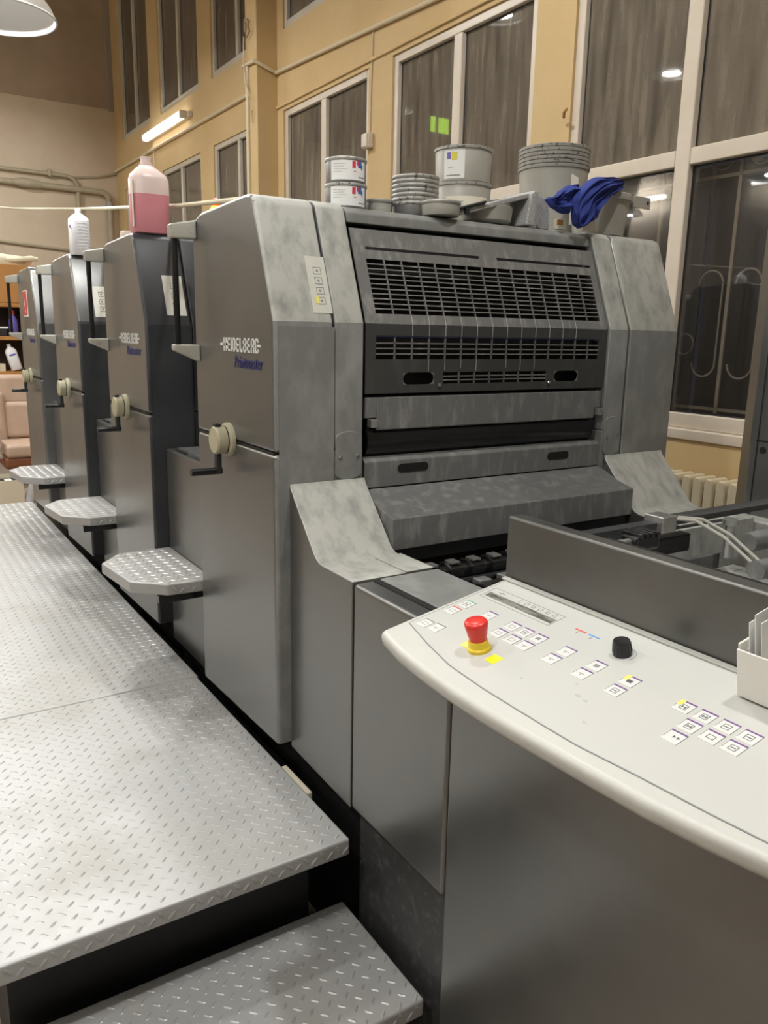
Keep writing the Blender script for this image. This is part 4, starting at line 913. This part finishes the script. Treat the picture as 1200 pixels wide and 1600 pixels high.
# ================================================================== BOTTLES ON THE FAR UNITS
def ring(cx, cy, z, hx, hy, n=24, e=3.5):
    out = []
    for k in range(n):
        a = 2 * PI * k / n; c, s = math.cos(a), math.sin(a)
        out.append((cx + hx * math.copysign(abs(c) ** (2 / e), c), cy + hy * math.copysign(abs(s) ** (2 / e), s), z))
    return out
def loft(secs, n=24):
    m = MB(); vs = []; fs = []
    for s in secs: vs += ring(*s, n=n) if len(s) == 5 else ring(*s[:5], n=n, e=s[5])
    for i in range(len(secs) - 1):
        for k in range(n): fs.append((i * n + k, i * n + (k + 1) % n, (i + 1) * n + (k + 1) % n, (i + 1) * n + k))
    fs.append(tuple(range(n))[::-1]); fs.append(tuple((len(secs) - 1) * n + k for k in range(n)))
    return m.add(vs, fs)
zt = 1.988
BT = root('canister', 'translucent canister of pink liquid on the second printing unit', 'canister', (.088, 3.10, zt))
cx, cy = .088, 3.10
loft([(cx, cy, zt, .066, .048), (cx, cy, zt + .004, .069, .051), (cx, cy, zt + .118, .069, .051), (cx, cy, zt + .135, .0692, .0512)]).build('liquid', 'liquid_pink', BT, smooth=True, angle=50)
loft([(cx, cy, zt + .135, .0692, .0512), (cx, cy, zt + .188, .069, .051), (cx - .002, cy, zt + .205, .062, .046), (cx - .005, cy, zt + .225, .040, .034, 2.4), (cx - .006, cy, zt + .236, .024, .024, 2)]).build('canister_wall', 'plastic_pink', BT, smooth=True, angle=50)
MB().lathe([(.0235, .236), (.0235, .243), (.019, .245), (.019, .262), (.0205, .263), (.0205, .266), (.016, .266)], (cx - .006, cy, zt), n=20).build('neck', 'plastic_pink', BT, smooth=True, angle=40)
loft([(cx - .0692, cy - .03, zt + .02, .0012, .008), (cx - .0692, cy - .03, zt + .18, .0012, .008)]).build('scale_strip', 'paper_cream', BT)
WBt = root('bottle', 'white plastic bottle standing on the third printing unit', 'bottle', (.06, 4.13, zt - .006))
cx, cy, z0 = .060, 4.13, 1.978
loft([(cx, cy, z0, .043, .038), (cx, cy, z0 + .004, .0455, .040), (cx, cy, z0 + .150, .0455, .040), (cx, cy, z0 + .165, .043, .038), (cx, cy, z0 + .180, .028, .026, 2.4), (cx, cy, z0 + .188, .016, .016, 2)]).build('bottle_body', 'plastic_white', WBt, smooth=True, angle=50)
MB().lathe([(.0135, .188), (.0135, .206), (.012, .208)], (cx, cy, z0), n=16).build('neck', 'plastic_white', WBt, smooth=True, angle=40)
MB().box(cx - .0462, cx - .0452, cy - .034, cy - .012, z0 + .122, z0 + .134).build('print', 'print_blue', WBt)
for j in range(9): MB().box(cx - .012, cx + .036, cy - .0408, cy - .0396, z0 + .03 + j * .014, z0 + .032 + j * .014).build('moulded_rib', 'plastic_white', WBt)
tag(MB().lathe([(.030, 0), (.032, .004), (.030, .028), (.026, .034)], (.06, 3.30, zt - .008), n=20).build('plastic_cup', 'upvc', smooth=True, angle=30), 'small cream plastic cup behind the pink canister', 'cup')

# rope strung across the room
tag(MB().tube([(.13, 2.25, 2.0), (.125, 2.32, 2.022), (.17, 3.0, 2.085), (.20, 3.7, 2.16), (.25, 5.0, 2.30), (.37, 8.0, 2.645), (.55, 12.88, 3.26)], .0075, 8).build('rope', 'rope', smooth=True), 'cream rope strung over the printing units to the rear wall', 'rope')

# ================================================================== SHELF UNIT, CHAIR, BOX AT THE BACK
SH = root('shelf_unit', 'orange-brown wooden shelf unit standing behind the press', 'shelf', (.55, 10.8, 0))
SX0, SX1, SY0, SY1 = -.7, 1.7, 10.6, 11.1
for z in (.10, 1.10, 1.515, 1.90): MB().box(SX0, SX1, SY0, SY1, z - .045, z).build('shelf_board', 'wood', SH, .004)
MB().box(SX0, SX1, SY0 + .01, SY1, 1.905, 2.34).build('top_cupboard', 'wood', SH, .004)
MB().box(SX0, SX1, SY1 - .02, SY1, 0, 1.90).build('back_panel', 'wood_dark', SH)
for x in (SX0, 1.13, SX1 - .03): MB().box(x, x + .03, SY0 + .005, SY1 - .02, 0, 1.90).build('side_panel', 'wood', SH, .003)
tag(loft([(.52, 10.85, 2.342, .42, .2, 2.4), (.52, 10.85, 2.40, .45, .22, 2.4), (.50, 10.85, 2.45, .40, .2, 2.2), (.42, 10.85, 2.475, .2, .1, 2.2)]).build('foam_roll', 'foam', smooth=True, angle=60), 'pale soft bundle lying on the shelf unit top', 'bundle')
tag(MB().tube([(.45, 10.68, 2.385), (.75, 10.66, 2.40), (.93, 10.66, 2.425), (1.0, 10.67, 2.42)], [.03, .032, .034, .024], 10).build('foam_strip', 'foam', smooth=True), 'pale rolled strip at the right of the bundle on the shelf unit', 'strip')
def shelf_bottle(x, y, z, r, h, m, cap, label, name='bottle'):
    B = root(name, label, 'bottle', (x, y, z), 'bottles on the shelf unit')
    MB().lathe([(r * .95, 0), (r, .005), (r, h * .62), (r * .55, h * .76), (r * .35, h * .82), (r * .35, h * .86)], (x, y, z), n=16).build('bottle_body', m, B, smooth=True)
    MB().lathe([(r * .42, h * .855), (r * .42, h)], (x, y, z), n=14).build('cap', cap, B, smooth=True); return B
shelf_bottle(.68, 10.70, 1.516, .05, .30, 'bottle_violet', 'estop_red', 'violet bottle with yellow band and red cap on shelf')
shelf_bottle(.93, 10.75, 1.516, .065, .26, 'plastic_white', 'estop_red', 'white bottle with red cap, rightmost on the upper shelf')
tag(MB().box(.40, .60, 10.66, 10.80, 1.516, 1.60).build('toolbox', 'rubber', None, .01), 'small black box at left of the upper shelf', 'box')
tag(MB().box(.42, .62, 10.68, 10.80, 1.602, 1.625).build('paper_stack', 'paper', None, .003), 'white pad lying on the small black box', 'paper')
tag(MB().lathe([(.10, 10.95), (.16, 10.97), (.16, 11.0), (.10, 11.02)], (.82, 0, 1.71), 'y', 20, cap=False).build('hose_coil', 'rubber', smooth=True), 'dark coil hanging at the back of the upper shelf', 'coil')
LB = root('bottle', 'white plastic bottle leaning on the lower shelf', 'bottle', (.66, 10.72, 1.105), 'leaning bottle')
m = loft([(0, 0, 0, .06, .05), (0, 0, .005, .064, .054), (0, 0, .23, .064, .054), (0, 0, .26, .045, .04, 2.4), (0, 0, .28, .024, .024, 2), (0, 0, .315, .022, .022, 2)])
rt = Matrix.Rotation(math.radians(-14), 3, 'Y'); m.v = [tuple(rt @ Vector(v) + Vector((.68, 10.70, 1.117))) for v in m.v]; m.build('bottle_body', 'plastic_white', LB, smooth=True, angle=50)
m = MB().box(-.035, .035, -.0565, -.0545, .175, .195); m.v = [tuple(rt @ Vector(v) + Vector((.68, 10.70, 1.117))) for v in m.v]; m.build('print', 'print_blue', LB)
tag(MB().box(.42, .55, 10.65, 10.80, 1.101, 1.19).build('carton', 'board_box', None, .003), 'small cream carton left of the leaning bottle', 'box')
tag(MB().box(.86, .94, 10.64, 10.72, 1.101, 1.14).build('paper_wad', 'paper', None, .01), 'white paper wad right of the leaning bottle', 'paper')

CH = root('armchair', 'padded beige leather office armchair at the far left', 'chair', (.55, 9.4, 0))
def cushion(x0, x1, y0, y1, z0, z1, name, m='leather', lean=0.0):
    q = MB().box(x0, x1, y0, y1, z0, z1); q.v = [(x, y + (z - .45) * lean, z) for x, y, z in q.v]
    return q.build(name, m, CH, min(x1 - x0, y1 - y0, z1 - z0) * .32, 5)
cushion(.20, .86, 9.52, 9.68, .80, 1.115, 'head_cushion', lean=.15)
cushion(.34, .80, 9.46, 9.62, .44, .83, 'back_cushion', lean=.15)
cushion(.17, .36, 9.42, 9.62, .34, .95, 'side_bolster', lean=.15); cushion(.78, .92, 9.42, 9.62, .34, .95, 'side_bolster', lean=.15)
cushion(.26, .88, 8.92, 9.50, .30, .44, 'seat_cushion')
cushion(.24, .90, 8.95, 9.52, .18, .31, 'seat_shell', 'wood_red')
MB().tube([(.17, 9.44, .60), (.17, 9.05, .62), (.19, 8.98, .55), (.22, 9.0, .30)], .024, 10).build('armrest', 'chrome', CH, smooth=True)
MB().tube([(.95, 9.44, .60), (.95, 9.05, .62), (.93, 8.98, .55), (.9, 9.0, .30)], .024, 10).build('armrest', 'chrome', CH, smooth=True)
cushion(.13, .22, 9.02, 9.42, .60, .66, 'arm_pad')
MB().lathe([(.03, .08), (.03, .2)], (.55, 9.25, 0), n=14).build('column', 'chrome', CH)
for j in range(5):
    a = 2 * PI * j / 5 + .3; MB().tube([(.55, 9.25, .09), (.55 + .3 * math.cos(a), 9.25 + .3 * math.sin(a), .055)], [.03, .02], 8).build('base_leg', 'wood_red', CH, smooth=True)
BX = root('paper_box', 'pale open carton on the floor behind the platform', 'box', (.05, 8.2, 0))
for (a, b, c, d) in ((-.35, .27, 8.0, 8.012), (-.35, .27, 8.388, 8.40), (-.35, -.338, 8.012, 8.388), (.258, .27, 8.012, 8.388)): MB().box(a, b, c, d, .0, .235).build('carton_side', 'board_box', BX)
MB().box(-.338, .258, 8.012, 8.388, .0, .195).build('contents', 'rubber', BX)
for j in range(5): MB().box(-.30 + j * .11, -.24 + j * .11, 8.03, 8.30, .195, .205).build('slip', 'paper', BX)
tag(MB().tube([(.31, 8.05, .0), (.34, 8.07, .09), (.36, 8.08, .17)], [.05, .045, .03], 10).build('spray_can', 'ink_grey', smooth=True), 'small grey lumpy object beside the pale carton', 'can')

# green lamp high on the rear wall (its reflection shows in a window)
EX = root('signal_light', 'green glowing signal light high on the rear wall', 'sign', (-3.18, YB - .02, 5.2))
MB().box(-3.42, -2.96, YB - .06, YB - .021, 5.2, 5.54).build('sign_box', 'upvc', EX)
for a, b in ((-3.40, -3.17), (-3.10, -2.99)): MB().box(a, b, YB - .066, YB - .061, 5.24, 5.50).build('sign_face', 'exit_green', EX)
